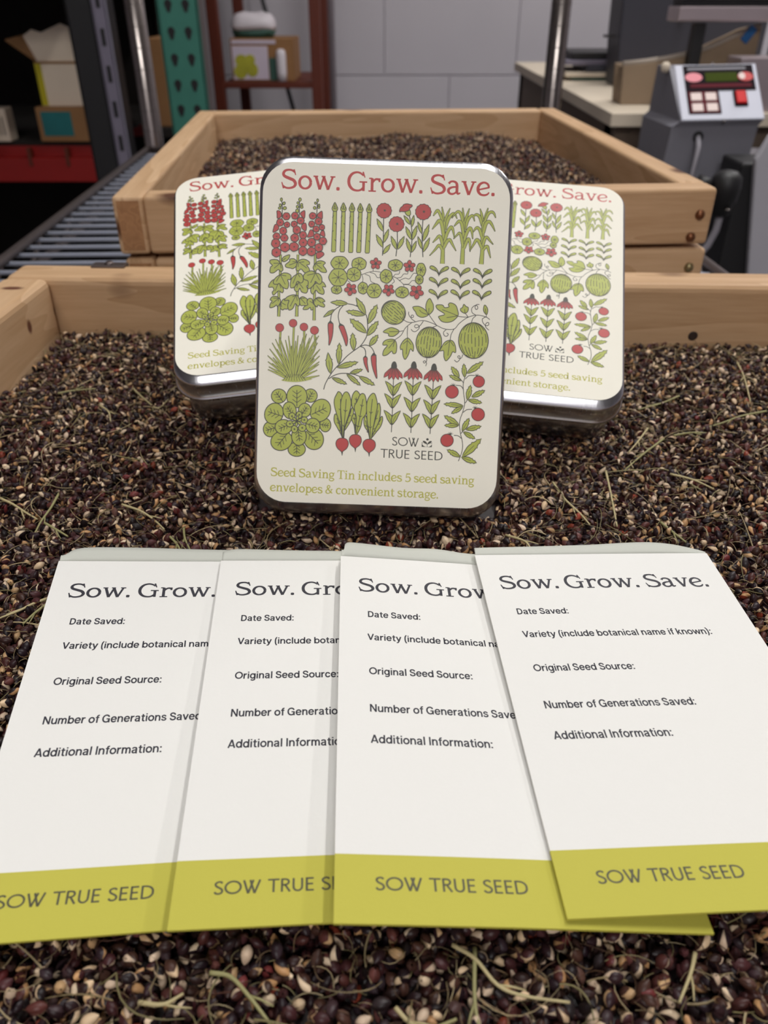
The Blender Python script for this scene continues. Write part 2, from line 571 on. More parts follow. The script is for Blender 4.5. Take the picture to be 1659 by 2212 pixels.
def teardrops(hm):
    for k in range(42):
        for s in (-1, 1):
            cx, cz = s * 0.0148, 0.028 + k * 0.0402
            pts = [(cx + 0.0066 * math.cos(a) * (1 if math.sin(a) > -0.2 else 0.75), cz + (0.0075 * math.sin(a) if math.sin(a) > 0 else 0.0125 * math.sin(a))) for a in [2 * PI * j / 14 for j in range(14)]]
            hm.prism(pts, -0.0006, 0.0012, axis='y', mi=1)


su = channel('slotted_upright', 'grey slotted steel upright between the dark rack and the chrome post', -0.434, 1.42, 0.021, 0.009, 0.0022, M['greysteel'], deco=slots)
tu = channel('teal_upright', 'teal rack upright with two columns of teardrop holes, left of the red-brown shelf', -0.3545, 1.60, 0.070, 0.055, 0.003, M['teal'], deco=teardrops)
sb = MB()
sb.box(0.0352, 0.0362, 0.006, 0.050, 0.0, 1.7)
sb.build('side_strip', M['rail'], tu)

# ------------------------------------------------------------------ red-brown shelf by the wall
rs = empty('steel_shelf', (-0.295, 2.28, FZ))
tag(rs, 'red-brown shelf unit against the wall holding a picture-labelled carton', 'shelf')
for sx, yy in ((-0.127, 0.0), (0.124, 0.0), (-0.110, 0.30), (0.124, 0.30)):
    MB().box(sx - 0.0135, sx + 0.0135, yy, yy + 0.026, 0.0, 1.6, bev=0.0015).build('leg', M['rust'], rs)
for zz in (-0.035, 0.62, -0.58):
    MB().box(-0.114, 0.1105, 0.002, 0.324, 0.0, 0.014, bev=0.001).build('shelf_board', M['rust'], rs, loc=(0, 0, zz - FZ))
br = MB()
br.tube([(-0.10, 0.326, 1.30), (0.09, 0.326, 0.55)], 0.006, seg=8)
br.build('cross_brace', M['dark'], rs)
pb, w = carton('printed_carton', 'carton printed with yellow and green pictures on the red-brown shelf', -0.388, -0.228, 2.30, 2.46, -0.0205, 0.074, M['card'])
MB().box(-w + 0.004, w - 0.066, -0.0012, 0.001, 0.004, 0.078, bev=0.0004).build('picture_panel', M['lilac'], pb)
op = MB()
for ox, oz, rx, rz in ((0.026, 0.046, 0.016, 0.014), (0.048, 0.048, 0.013, 0.012), (0.022, 0.022, 0.017, 0.016), (0.052, 0.026, 0.015, 0.016), (0.038, 0.034, 0.014, 0.012)):
    op.prism([(-w + ox + rx * math.cos(2 * PI * j / 18), oz + rz * math.sin(2 * PI * j / 18)) for j in range(18)], -0.0022 - ox * 0.004, -0.001, axis='y')
op.build('fruit_picture', M['olive'], pb)
MB().box(-w + 0.004, w - 0.045, -0.0013, 0.001, 0.083, 0.091, bev=0.0004).build('lid_stripe', M['lilac'], pb)
MB().box(w - 0.064, w - 0.045, -0.0012, 0.001, 0.002, 0.052, bev=0.0004).build('green_panel', M['greenprint'], pb)
rl = MB()
rl.lathe([(0.004, 0), (0.0115, 0.001), (0.0125, 0.02), (0.0125, 0.058), (0.011, 0.068), (0.006, 0.072)], (0, 0, 0), seg=20)
tag(rl.build('paper_roll', M['plastic'], None, loc=(-0.2605, 2.2955 - 0.001, -0.0205)), 'small white roll standing in front of the printed carton', 'roll')
bg = empty('plastic_bag', (-0.332, 2.36, 0.0745))
tag(bg, 'white and green plastic pack lying on top of the printed carton', 'bag')
bm_ = MB()
lp = []
for k, (sx, sy, zz) in enumerate(((0.048, 0.035, 0.0), (0.053, 0.040, 0.008), (0.055, 0.042, 0.017))):
    lp.append([(sx * math.copysign(abs(math.cos(a)) ** 0.5, math.cos(a)), sy * math.copysign(abs(math.sin(a)) ** 0.6, math.sin(a)), zz + 0.002 * math.sin(5 * a)) for a in [2 * PI * j / 28 for j in range(28)]])
bm_.loops(lp)
bm_.build('green_wrap', M['greenprint'], bg)
bm_ = MB()
lp = []
for k, (sx, sy, zz) in enumerate(((0.055, 0.0425, 0.0175), (0.056, 0.043, 0.027), (0.053, 0.041, 0.040), (0.046, 0.034, 0.050), (0.030, 0.02, 0.054))):
    lp.append([(sx * math.copysign(abs(math.cos(a)) ** 0.5, math.cos(a)), sy * math.copysign(abs(math.sin(a)) ** 0.6, math.sin(a)), zz + 0.0018 * math.sin(4 * a + k)) for a in [2 * PI * j / 28 for j in range(28)]])
bm_.loops(lp)
bm_.build('white_wrap', M['plastic'], bg)

# ------------------------------------------------------------------ work table on the right with the machines
tb = empty('work_table', (0.60, 1.25, FZ))
tag(tb, 'plywood work table behind the far trays on the right', 'table')
TZ = 0.026
MB().box(-0.275, 0.80, 0.0, 1.0, 0.0, 0.018, bev=0.0012).build('table_top', M['ply'], tb, loc=(0, 0, TZ - 0.018 - FZ))
MB().box(-0.262, -0.242, 0.02, 0.98, -0.09, 0.0, bev=0.001).build('apron', M['plyedge'], tb, loc=(0, 0, TZ - 0.0185 - FZ))
MB().box(-0.242, 0.78, 0.02, 0.04, -0.03, 0.0, bev=0.001).build('apron', M['plyedge'], tb, loc=(0, 0, TZ - 0.0185 - FZ))
for xx, yy in ((-0.24, 0.04), (0.75, 0.04), (-0.24, 0.93), (0.75, 0.93)):
    MB().box(xx - 0.022, xx + 0.022, yy, yy + 0.044, 0.0, TZ - 0.0185 - FZ, bev=0.002).build('leg', M['plyedge'], tb)
# flat items stacked on the table behind the post
def flat(name, label, x0, x1, y0, y1, z0, z1, m, cat):
    o = MB().box((x0 - x1) / 2, (x1 - x0) / 2, 0, y1 - y0, 0, z1 - z0, bev=0.0015).build(name, m, None, loc=((x0 + x1) / 2, y0, z0))
    return tag(o, label, cat)


flat('cutting_mat', 'thin dark board lying on the table, lowest of the pile by the post', 0.366, 0.50, 1.745, 1.9, 0.0264, 0.0322, M['greenprint'], 'mat')
flat('wood_board', 'pale wooden board in the pile by the chrome post', 0.352, 0.51, 1.74, 1.9, 0.0326, 0.0410, M['ply'], 'board')
flat('dark_tray', 'dark blue-black tray in the pile by the chrome post', 0.392, 0.52, 1.74, 1.88, 0.0414, 0.0520, M['panel'], 'tray')
flat('grey_tray', 'grey steel tray on the dark tray by the chrome post', 0.350, 0.53, 1.745, 1.9, 0.0524, 0.0612, M['greysteel'], 'tray')
flat('black_tray', 'black tray topmost of the pile by the chrome post', 0.362, 0.53, 1.75, 1.9, 0.0616, 0.0735, M['dark'], 'tray')
# machine: dark panel
mp_ = empty('machine_cabinet', (0.473, 1.62, TZ))
tag(mp_, 'tall dark grey machine panel standing on the work table', 'machine')
MB().prism([(-0.050, 0.0), (0.20, 0.0), (0.20, 0.30), (-0.066, 0.30), (-0.058, 0.08)], 0.0, 0.09, axis='y', bev=0.004).build('housing', M['panel'], mp_)
MB().box(-0.080, -0.061, 0.02, 0.03, 0.077, 0.081, bev=0.001).build('lever', M['dark'], mp_)
MB().box(0.038, 0.052, -0.012, 0.0, 0.112, 0.122, bev=0.002).build('latch', M['dark'], mp_)
# wooden chute bin with a pale rim
bn = empty('chute_bin', (0.362, 1.35, TZ + 0.0003))
tag(bn, 'weathered wooden chute with a pale sloping rim in front of the dark machine', 'bin')
prof = [(0.0, 0.0), (0.19, 0.0), (0.19, 0.100), (0.176, 0.097), (0.124, 0.074), (0.100, 0.067), (0.060, 0.059), (0.030, 0.055), (-0.004, 0.052)]
MB().prism(prof, 0.0, 0.010, axis='y', bev=0.0008).build('front_board', M['binwood'], bn)
MB().prism(prof, 0.045, 0.055, axis='y', bev=0.0008).build('back_board', M['binwood'], bn)
rim = MB()
rim.tube([(x, 0.005, z + 0.002) for x, z in ((-0.004, 0.052), (0.030, 0.055), (0.060, 0.059), (0.100, 0.067), (0.124, 0.074), (0.176, 0.097), (0.19, 0.100))], 0.0038, seg=8)
rim.build('rim', M['binrim'], bn)
MB().box(0.0, 0.008, 0.011, 0.044, 0.0, 0.050, bev=0.001).build('side_board', M['binwood'], bn)
MB().box(0.182, 0.19, 0.011, 0.044, 0.0, 0.094, bev=0.001).build('side_board', M['binwood'], bn)
MB().box(0.085, 0.102, -0.022, -0.002, 0.0, 0.1065, bev=0.002).build('black_post', M['dark'], bn)
MB().box(-0.006, 0.006, -0.0025, 0.0, -0.011, 0.011, bev=0.0008).build('blue_tape', M['bluetape'], bn, loc=(0.173, 0.0, 0.092), rot=(0, math.radians(35), 0))
# scale with steel pan, upper right
sc_ = empty('bench_scale', (0.50, 1.42, TZ))
tag(sc_, 'steel machine tray on a raised frame at the upper right corner of the photo', 'scale')
MB().box(-0.082, 0.12, -0.10, -0.045, 0.109, 0.1275, bev=0.002).build('tray_edge', M['pan'], sc_)
MB().box(-0.078, 0.118, -0.094, -0.050, 0.128, 0.1355, bev=0.001).build('tray_gap', M['dark'], sc_)
pn = MB()
pn.box(-0.082, 0.12, -0.098, -0.042, 0.136, 0.140, bev=0.001)
pn.box(-0.082, 0.12, -0.098, -0.094, 0.136, 0.148, bev=0.001)
pn.box(-0.082, -0.078, -0.098, -0.042, 0.136, 0.148, bev=0.001)
pn.build('pan', M['pan'], sc_)
MB().box(0.075, 0.115, -0.092, -0.052, 0.0, 0.1085, bev=0.003).build('column', M['dark'], sc_)
flat('pink_box', 'small pale pink box at the right edge under the scale', 0.498, 0.57, 1.262, 1.315, TZ + 0.0004, TZ + 0.068, M['pan'], 'box')

# ------------------------------------------------------------------ controller with keypad
ct = empty('counter_controller', (0.410, 1.07, FZ))
tag(ct, 'grey machine controller with sloped keypad face and red switch', 'controller')
BL, BR, TR, TL = Vector((-0.048, -0.012, 0.040 - FZ)), Vector((0.050, -0.012, 0.042 - FZ)), Vector((0.038, 0.048, 0.092 - FZ)), Vector((-0.056, 0.048, 0.0925 - FZ))
hb = MB()
lo = [(-0.070, -0.004), (0.036, -0.004), (0.036, 0.10), (-0.062, 0.10)]
lp = [[(x, y, 0.75) for x, y in lo],
      [(-0.058, -0.008, 0.032 - FZ), (0.047, -0.008, 0.034 - FZ), (0.044, 0.10, 0.034 - FZ), (-0.064, 0.10, 0.032 - FZ)],
      [(BL.x - 0.002, BL.y, BL.z - 0.001), (BR.x, BR.y, BR.z - 0.001), (BR.x - 0.004, 0.09, BR.z), (BL.x - 0.012, 0.09, BL.z)],
      [(TL.x - 0.001, TL.y - 0.004, TL.z - 0.001), (TR.x, TR.y - 0.004, TR.z - 0.001), (TR.x, 0.085, TR.z), (TL.x - 0.004, 0.085, TL.z)]]
hb.loops(lp, smooth=False)
hb.build('case', M['ctrl'], ct)
# face frame basis
ex = (BR - BL).normalized(); ey = (TL - BL); fh = ey.length; ey.normalize()
en = ex.cross(ey).normalized(); ey = en.cross(ex).normalized()
FW = (BR - BL).length
FMX = Matrix((( ex.x, ey.x, en.x, BL.x), (ex.y, ey.y, en.y, BL.y), (ex.z, ey.z, en.z, BL.z), (0, 0, 0, 1)))
fo = MB().box(-0.002, FW, -0.002, fh, -0.001, 0.0025, bev=0.0012).build('faceplate', M['faceplate'], ct)
fo.matrix_local = FMX
def facepart(name, u0, u1, v0, v1, h0, h1, m, bev=0.0004, parent=fo):
    return MB().box(u0 * FW, u1 * FW, v0 * fh, v1 * fh, h0, h1, bev=bev).build(name, m, parent)


kp = MB()
kp.prism([(0.08 * FW, 0.08 * fh), (0.48 * FW, 0.08 * fh), (0.48 * FW, 0.50 * fh), (0.95 * FW, 0.50 * fh), (0.95 * FW, 0.97 * fh), (0.08 * FW, 0.97 * fh)], 0.0024, 0.0032, axis='z')
kp.build('keypad_panel', M['keyblack'], fo)
facepart('lcd_screen', 0.34, 0.74, 0.66, 0.83, 0.0031, 0.0038, M['lcd'])
facepart('caption_strip', 0.14, 0.90, 0.555, 0.625, 0.0031, 0.0036, M['keymaroon'])
facepart('caption_strip', 0.13, 0.86, 0.885, 0.925, 0.0031, 0.0035, M['ctrl'])
def oval(name, u, v, ru, rv, m):
    MB().prism([(u * FW + ru * math.cos(2 * PI * j / 24), v * fh + rv * math.sin(2 * PI * j / 24)) for j in range(24)], 0.0031, 0.0038, axis='z').build(name, m, fo)


oval('oval_logo', 0.195, 0.745, 0.0105, 0.0068, M['pink'])
oval('oval_logo', 0.84, 0.745, 0.0095, 0.0068, M['redprint'])
MB().prism([(0.795 * FW + 0.004 * math.cos(2 * PI * j / 16), 0.752 * fh + 0.005 * math.sin(2 * PI * j / 16)) for j in range(16)], 0.0039, 0.0042, axis='z').build('logo_mark', M['keywhite'], fo)
facepart('button_field', 0.10, 0.46, 0.095, 0.485, 0.0031, 0.0035, M['keymaroon'])
for u in (0.125, 0.305):
    for v in (0.12, 0.315):
        facepart('button', u, u + 0.135, v, v + 0.14, 0.0034, 0.0042, M['keywhite'], bev=0.0003)
facepart('switch_frame', 0.655, 0.82, 0.205, 0.48, 0.0024, 0.0040, M['keyblack'])
facepart('rocker_switch', 0.675, 0.80, 0.235, 0.46, 0.0038, 0.0066, M['redswitch'], bev=0.0012)
for u, v in ((0.47, 1.03), (0.50, -0.045)):
    MB().lathe([(0.0015, -0.001), (0.0018, 0.001), (0.0012, 0.0022), (0.0004, 0.0025)], (u * FW, v * fh, 0.0), seg=12).build('screw', M['steel'], fo)
MB().lathe([(0.004, 0), (0.0056, 0.003), (0.0056, 0.008), (0.003, 0.011)], (-0.062, 0.045, 0.087 - FZ), seg=16).build('knob', M['ply'], ct)
cb = MB()
cb.tube([(-0.024, -0.0085, 0.022 - FZ), (-0.026, -0.022, 0.012 - FZ), (-0.028, -0.026, -0.02 - FZ), (-0.036, -0.024, -0.08 - FZ)], 0.0032, seg=10)
cb.build('cable', M['cable'], ct)
cb = MB()
cb.tube([(-0.024, -0.002, 0.023 - FZ), (-0.024, -0.010, 0.021 - FZ)], 0.0062, seg=14)
cb.build('grommet', M['dark'], ct)
std = MB()
std.box(-0.075, 0.04, 0.0, 0.10, 0, 0.012, bev=0.002)
std.box(-0.065, 0.032, 0.002, 0.096, 0.0, 0.749, bev=0.003)
std.build('pedestal', M['ctrl'], ct)
# motor and pale hose between controller and cabinet
mo = empty('hose_motor', (0.386, 0.945, -0.014))
mo.scale = (0.85, 0.85, 0.85)
tag(mo, 'black motor with a pale hose, between the controller and the grey cabinet', 'motor')
mm = MB()
mm.lathe([(0.004, -0.036), (0.013, -0.035), (0.015, -0.020), (0.018, -0.018), (0.020, 0.0), (0.019, 0.012), (0.012, 0.019), (0.004, 0.021)], (0, 0, 0), seg=24)
mm.build('body', M['dark'], mo)
mm = MB()
mm.tube([(-0.02, 0.0, 0.0), (-0.036, 0.01, 0.006)], 0.009, seg=14)
mm.build('side_port', M['dark'], mo)
mm = MB()
mm.lathe([(0.0035, 0), (0.0042, 0.001), (0.003, 0.002)], (0.003, -0.0155, -0.026), seg=12)
mm.build('screw', M['steel'], mo)
mm = MB()
mm.tube([(0.0, -0.003, -0.036), (-0.001, -0.003, -0.055), (-0.007, -0.002, -0.075), (-0.018, 0.0, -0.093), (-0.024, 0.004, -0.13), (-0.024, 0.01, -0.9)], 0.0048, seg=12)
mm.build('hose', M['cable'], mo)
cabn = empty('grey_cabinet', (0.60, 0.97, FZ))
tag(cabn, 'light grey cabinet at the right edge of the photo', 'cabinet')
cm = MB()
cm.prism([(-0.149, 0.0), (0.25, 0.0), (0.25, 0.965), (-0.150, 0.965), (-0.166, 0.955), (-0.176, 0.930), (-0.150, 0.79)], 0.0, 0.010, axis='y', bev=0.002)
cm.build('front_panel', M['cabinet'], cabn)
MB().box(-0.186, 0.25, 0.0105, 0.075, 0.0, 0.925, bev=0.003).build('body', M['dark'], cabn)  # black block stands in for the shade left of the panel
MB().box(-0.04, 0.22, -0.006, 0.0, 0.06, 0.70, bev=0.002).build('door', M['cabinet'], cabn)

# ------------------------------------------------------------------ wooden seed trays
WOODS = [wood_mat('pine_board_a', (214, 179, 141), (183, 144, 104), 1.0, 0.0),
         wood_mat('pine_board_b', (210, 174, 136), (177, 138, 98), 1.1, 3.1),
         wood_mat('pine_board_c', (216, 181, 143), (187, 148, 108), 0.9, 7.7)]
ENDGRAIN = wood_mat('pine_end_grain', (186, 140, 98), (150, 106, 72), 3.0, 5.0, knots=False)
M['screw'] = mat('bronze_screw', (128, 84, 58), rough=0.35, metal=0.8, noise=0.1)
M['screwpale'] = mat('zinc_screw', (150, 136, 100), rough=0.35, metal=0.8, noise=0.1)
M['hole'] = mat('screw_recess', (48, 32, 24), rough=0.7, noise=0.1)
M['ply2'] = mat('tray_bottom_ply', (150, 112, 78), rough=0.7, noise=0.1)


def board(name, parent, L, t, H, loc, rz, m, bev):
    o = MB().box(-L / 2, L / 2, -t / 2, t / 2, -H / 2, H / 2, bev=bev, seg=3).build(name, m, parent, loc=loc, rot=(0, 0, rz))
    for p in o.data.polygons:
        if abs(p.normal.x) > 0.99: p.material_index = 1
    o.data.materials.append(ENDGRAIN)
    return o


def tray(label, loc, rz, W, D, H, t, bev=0.0022, k=0):
    o = empty('seed_tray', loc, rz)
    tag(o, label, 'tray', 'wooden seed trays on the wire shelf')
    h = H / 2
    fb = board('front_board', o, W - t, t, H, (t + (W - t) / 2, t / 2, h), 0, WOODS[k % 3], bev)
    bb = board('back_board', o, W - t, t, H, ((W - t) / 2, D - t / 2, h), 0, WOODS[(k + 1) % 3], bev)
    lb = board('side_board', o, D - t, t, H, (t / 2, (D - t) / 2, h), PI / 2, WOODS[(k + 2) % 3], bev)
    rb = board('side_board', o, D - t, t, H, (W - t / 2, t + (D - t) / 2, h), PI / 2, WOODS[k % 3], bev)
    MB().box(t * 0.6, W - t * 0.6, t * 0.6, D - t * 0.6, 0.0008, 0.004, bev=0.0004).build('bottom_panel', M['ply2'], o)
    return o, fb, bb, lb, rb


NEAR_O, NEAR_R = Vector((-0.23645, -0.02454, -0.018)), math.radians(-2.3)
NW, ND, NH, NT = 0.484, 0.50, 0.052, 0.027
ntray, fb, bb, lb, rb_ = tray('big pine tray in front holding the tins and envelopes on its seeds', NEAR_O, NEAR_R, NW, ND, NH, NT, bev=0.0042, k=0)
lb.data.materials[0] = wood_mat('pine_board_knotty', (216, 181, 143), (187, 148, 108), 0.9, 7.7, spots=(((0.2005, -0.0135, 0.0101), (0.0030, 0.010, 0.0046)), ((0.2343, -0.0135, 0.0072), (0.0016, 0.008, 0.0030)), ((0.2165, -0.0010, 0.026), (0.0034, 0.0075, 0.008))))
# screw recess in the back board and the clip on its rim
s_ = MB()
s_.lathe([(0.0025, -0.0004), (0.0027, 0.0004), (0.0023, 0.0008), (0.0013, 0.0006), (0.0004, 0.0006)], (0, 0, 0), seg=20)
s_.build('screw', M['hole'], bb, loc=(0.1663, -NT / 2, -0.0030), rot=(PI / 2, 0, 0))
c_ = MB()
c_.box(-0.010, 0.010, -0.0035, 0.0045, 0.0, 0.0016, bev=0.0005)
c_.lathe([(0.0026, 0.0), (0.0028, 0.0022), (0.0018, 0.003), (0.0004, 0.0032)], (0.0, 0.0005, 0.0), seg=14)
c_.box(-0.010, 0.010, 0.0035, 0.0052, -0.008, 0.0014, bev=0.0004)
c_.build('rim_clip', M['rail'], bb, loc=(-0.1742, NT / 2 - 0.0045, NH / 2 - 0.0002))

FAR_O, FAR_R = Vector((-0.166, 0.5035, 0.031)), math.radians(3.9)
FW_, FD, FH, FT = 0.379, 0.418, 0.035, 0.0188
for (dz, hh, lab, kk, sm) in ((0.0, FH, 'upper pine tray behind the tins, heaped with dark seeds', 1, 'screw'),
                              (-0.0505, 0.0475, 'lower pine tray under the back tray, mostly hidden by the front tray', 2, 'screwpale')):
    o = (FAR_O + Vector((0.0015 if dz else 0, 0.001 if dz else 0, dz)))
    t_, f_, b2_, l_, r_ = tray(lab, o, FAR_R, FW_, FD, hh, FT, bev=0.0026, k=kk)
    for (ex_, ez_) in ((0.0088, 0.46), (0.0120, 0.86)) if not dz else ((0.0100, 0.30), (0.0118, 0.56)):
        q = MB()
        q.lathe([(0.0030, -0.0004), (0.0031, 0.0010), (0.0024, 0.0024), (0.0012, 0.0030), (0.0003, 0.0031)], (0, 0, 0), seg=18)
        q.build('screw', M[sm], f_, loc=((FW_ - FT) / 2 - ex_, -FT / 2, hh / 2 - ez_ * (hh if not dz else 0.04)), rot=(PI / 2, 0, 0))

# ------------------------------------------------------------------ poses of the tins and the envelopes
def pose(o, u, v, n):
    return Matrix(((u[0], v[0], n[0], o[0]), (u[1], v[1], n[1], o[1]), (u[2], v[2], n[2], o[2]), (0, 0, 0, 1)))


TIN_W, TIN_H, TIN_T = 0.093, 0.130, 0.030
TINS = [pose((-0.00329, 0.24454, 0.00609), (0.99934, -0.02051, -0.02985), (0.03601, 0.476, 0.87871), (-0.00381, -0.87921, 0.47642)),
        pose((-0.04063, 0.29958, 0.03946), (0.99154, 0.09947, 0.08344), (-0.12669, 0.88187, 0.45415), (-0.02841, -0.46087, 0.88701)),
        pose((0.05313, 0.29656, 0.02898), (0.99078, -0.12388, -0.05486), (0.13452, 0.85122, 0.50727), (-0.01614, -0.50997, 0.86004))]
ENV_W, ENV_L = 0.0826, 0.1264
ENVS = [pose((-0.06928, 0.21855, 0.00429), (0.98474, 0.13476, -0.11016), (-0.129, 0.98995, 0.05786), (0.11685, -0.04277, 0.99223)),
        pose((-0.01485, 0.21979, 0.0037), (0.99482, 0.07975, -0.06303), (-0.07826, 0.9966, 0.0257), (0.06487, -0.02063, 0.99768)),
        pose((0.02631, 0.21695, 0.00445), (0.99346, 0.03412, -0.10897), (-0.03355, 0.99941, 0.00709), (0.10915, -0.00339, 0.99402)),
        pose((0.07251, 0.22099, 0.00571), (0.99735, 0.06242, -0.03747), (-0.06163, 0.99786, 0.02199), (0.03876, -0.01962, 0.99906))]

# ------------------------------------------------------------------ the seeds
def seed_mat():
    m = bpy.data.materials.new('seed_husk')
    m.use_nodes = True
    nt = m.node_tree
    b = nt.nodes['Principled BSDF']
    a = nt.nodes.new('ShaderNodeAttribute')
    a.attribute_name = 'Col'
    nt.links.new(a.outputs['Color'], b.inputs['Base Color'])
    b.inputs['Roughness'].default_value = 0.42
    b.inputs['Specular IOR Level'].default_value = 0.32
    return m


SEEDM = seed_mat()


def patch(nu, nv, a0, a1, t0, t1, r, L, flare=0.0):
    """piece of a pointed egg: azimuth a0..a1, height t0..t1 (0 base, 1 tip)"""
    V, F = [], []
    for i in range(nv + 1):
        t = t0 + (t1 - t0) * i / nv
        rad = r * (math.sin(PI * min(max(t, 0.0), 1.0)) ** 0.62) * (1.0 - 0.25 * t)
        rad += flare * max(0.0, t - 0.55)
        for j in range(nu + 1):
            a = a0 + (a1 - a0) * j / nu
            # glumes narrow to a point at the top
            V.append((rad * math.cos(a), rad * math.sin(a), L * (t - 0.5)))
    for i in range(nv):
        for j in range(nu):
            p = i * (nu + 1) + j
            F += [(p, p + 1, p + nu + 2), (p, p + nu + 2, p + nu + 1)]
    return np.array(V), np.array(F)


def glume(nu, nv, ac, half, r, L, t1):
    V, F = patch(nu, nv, -1, 1, 0.02, t1, r, L, 0.12)
    V2 = []
    for i in range(nv + 1):
        s = i / nv
        for j in range(nu + 1):
            q = -1 + 2 * j / nu
            hw = half * math.sqrt(max(0.0, 1 - s ** 2.4)) + 0.03
            a = ac + q * hw
            t = 0.02 + (t1 - 0.02) * s
            rad = r * (math.sin(PI * t) ** 0.62) * (1.0 - 0.25 * t) * (1.0 + 0.06 * s)
            V2.append((rad * math.cos(a), rad * math.sin(a), L * (t - 0.5)))
    return np.array(V2), F


def proto(hi, kind):
    """kind 0: grain in two open glumes, 1: closed dark husk, 2: bare grain, 3: empty open husk"""
    parts = []
    if kind != 3:
        parts.append((patch(9 if hi else 6, 6 if hi else 4, 0, 2 * PI, 0.02, 0.98, 1.0, 3.0), 0 if kind != 1 else 1))
    if kind in (0, 3):
        parts.append((glume(5 if hi else 3, 4 if hi else 3, 0.0, 1.30, 1.13, 3.05, 0.86), 1))
        parts.append((glume(5 if hi else 3, 4 if hi else 3, PI * 0.95, 1.15, 1.10, 3.05, 0.78), 1))
    if kind == 1:
        parts.append((glume(5 if hi else 3, 4 if hi else 3, 0.4, 1.25, 1.10, 3.1, 0.93), 2))
    V, F, C = [], [], []
    o = 0
    for (v, f), c in parts:
        V.append(v); F.append(f + o); C.append(np.full(len(v), c))
        o += len(v)
    V = np.vstack(V)
    tz = (V[:, 2] / 3.0 + 0.5)
    return V, np.vstack(F), np.concatenate(C), tz


def rand_rot(n):
    q = RNG.normal(size=(n, 4))
    q /= np.linalg.norm(q, axis=1)[:, None]
    w, x, y, z = q.T
    return np.stack([np.stack([1 - 2 * (y * y + z * z), 2 * (x * y - z * w), 2 * (x * z + y * w)], 1),
                     np.stack([2 * (x * y + z * w), 1 - 2 * (x * x + z * z), 2 * (y * z - x * w)], 1),
                     np.stack([2 * (x * z - y * w), 2 * (y * z + x * w), 1 - 2 * (x * x + y * y)], 1)], 1)


GRAIN = np.array([lin(c) for c in ((226, 196, 160), (228, 203, 172), (206, 168, 124), (196, 150, 104), (216, 190, 164))])
HUSK = np.array([lin(c) for c in ((46, 27, 31), (38, 24, 30), (64, 33, 35), (70, 45, 37), (54, 35, 33), (80, 43, 39), (30, 20, 22))])
REDS = np.array([lin(c) for c in ((132, 58, 40), (104, 44, 44))])


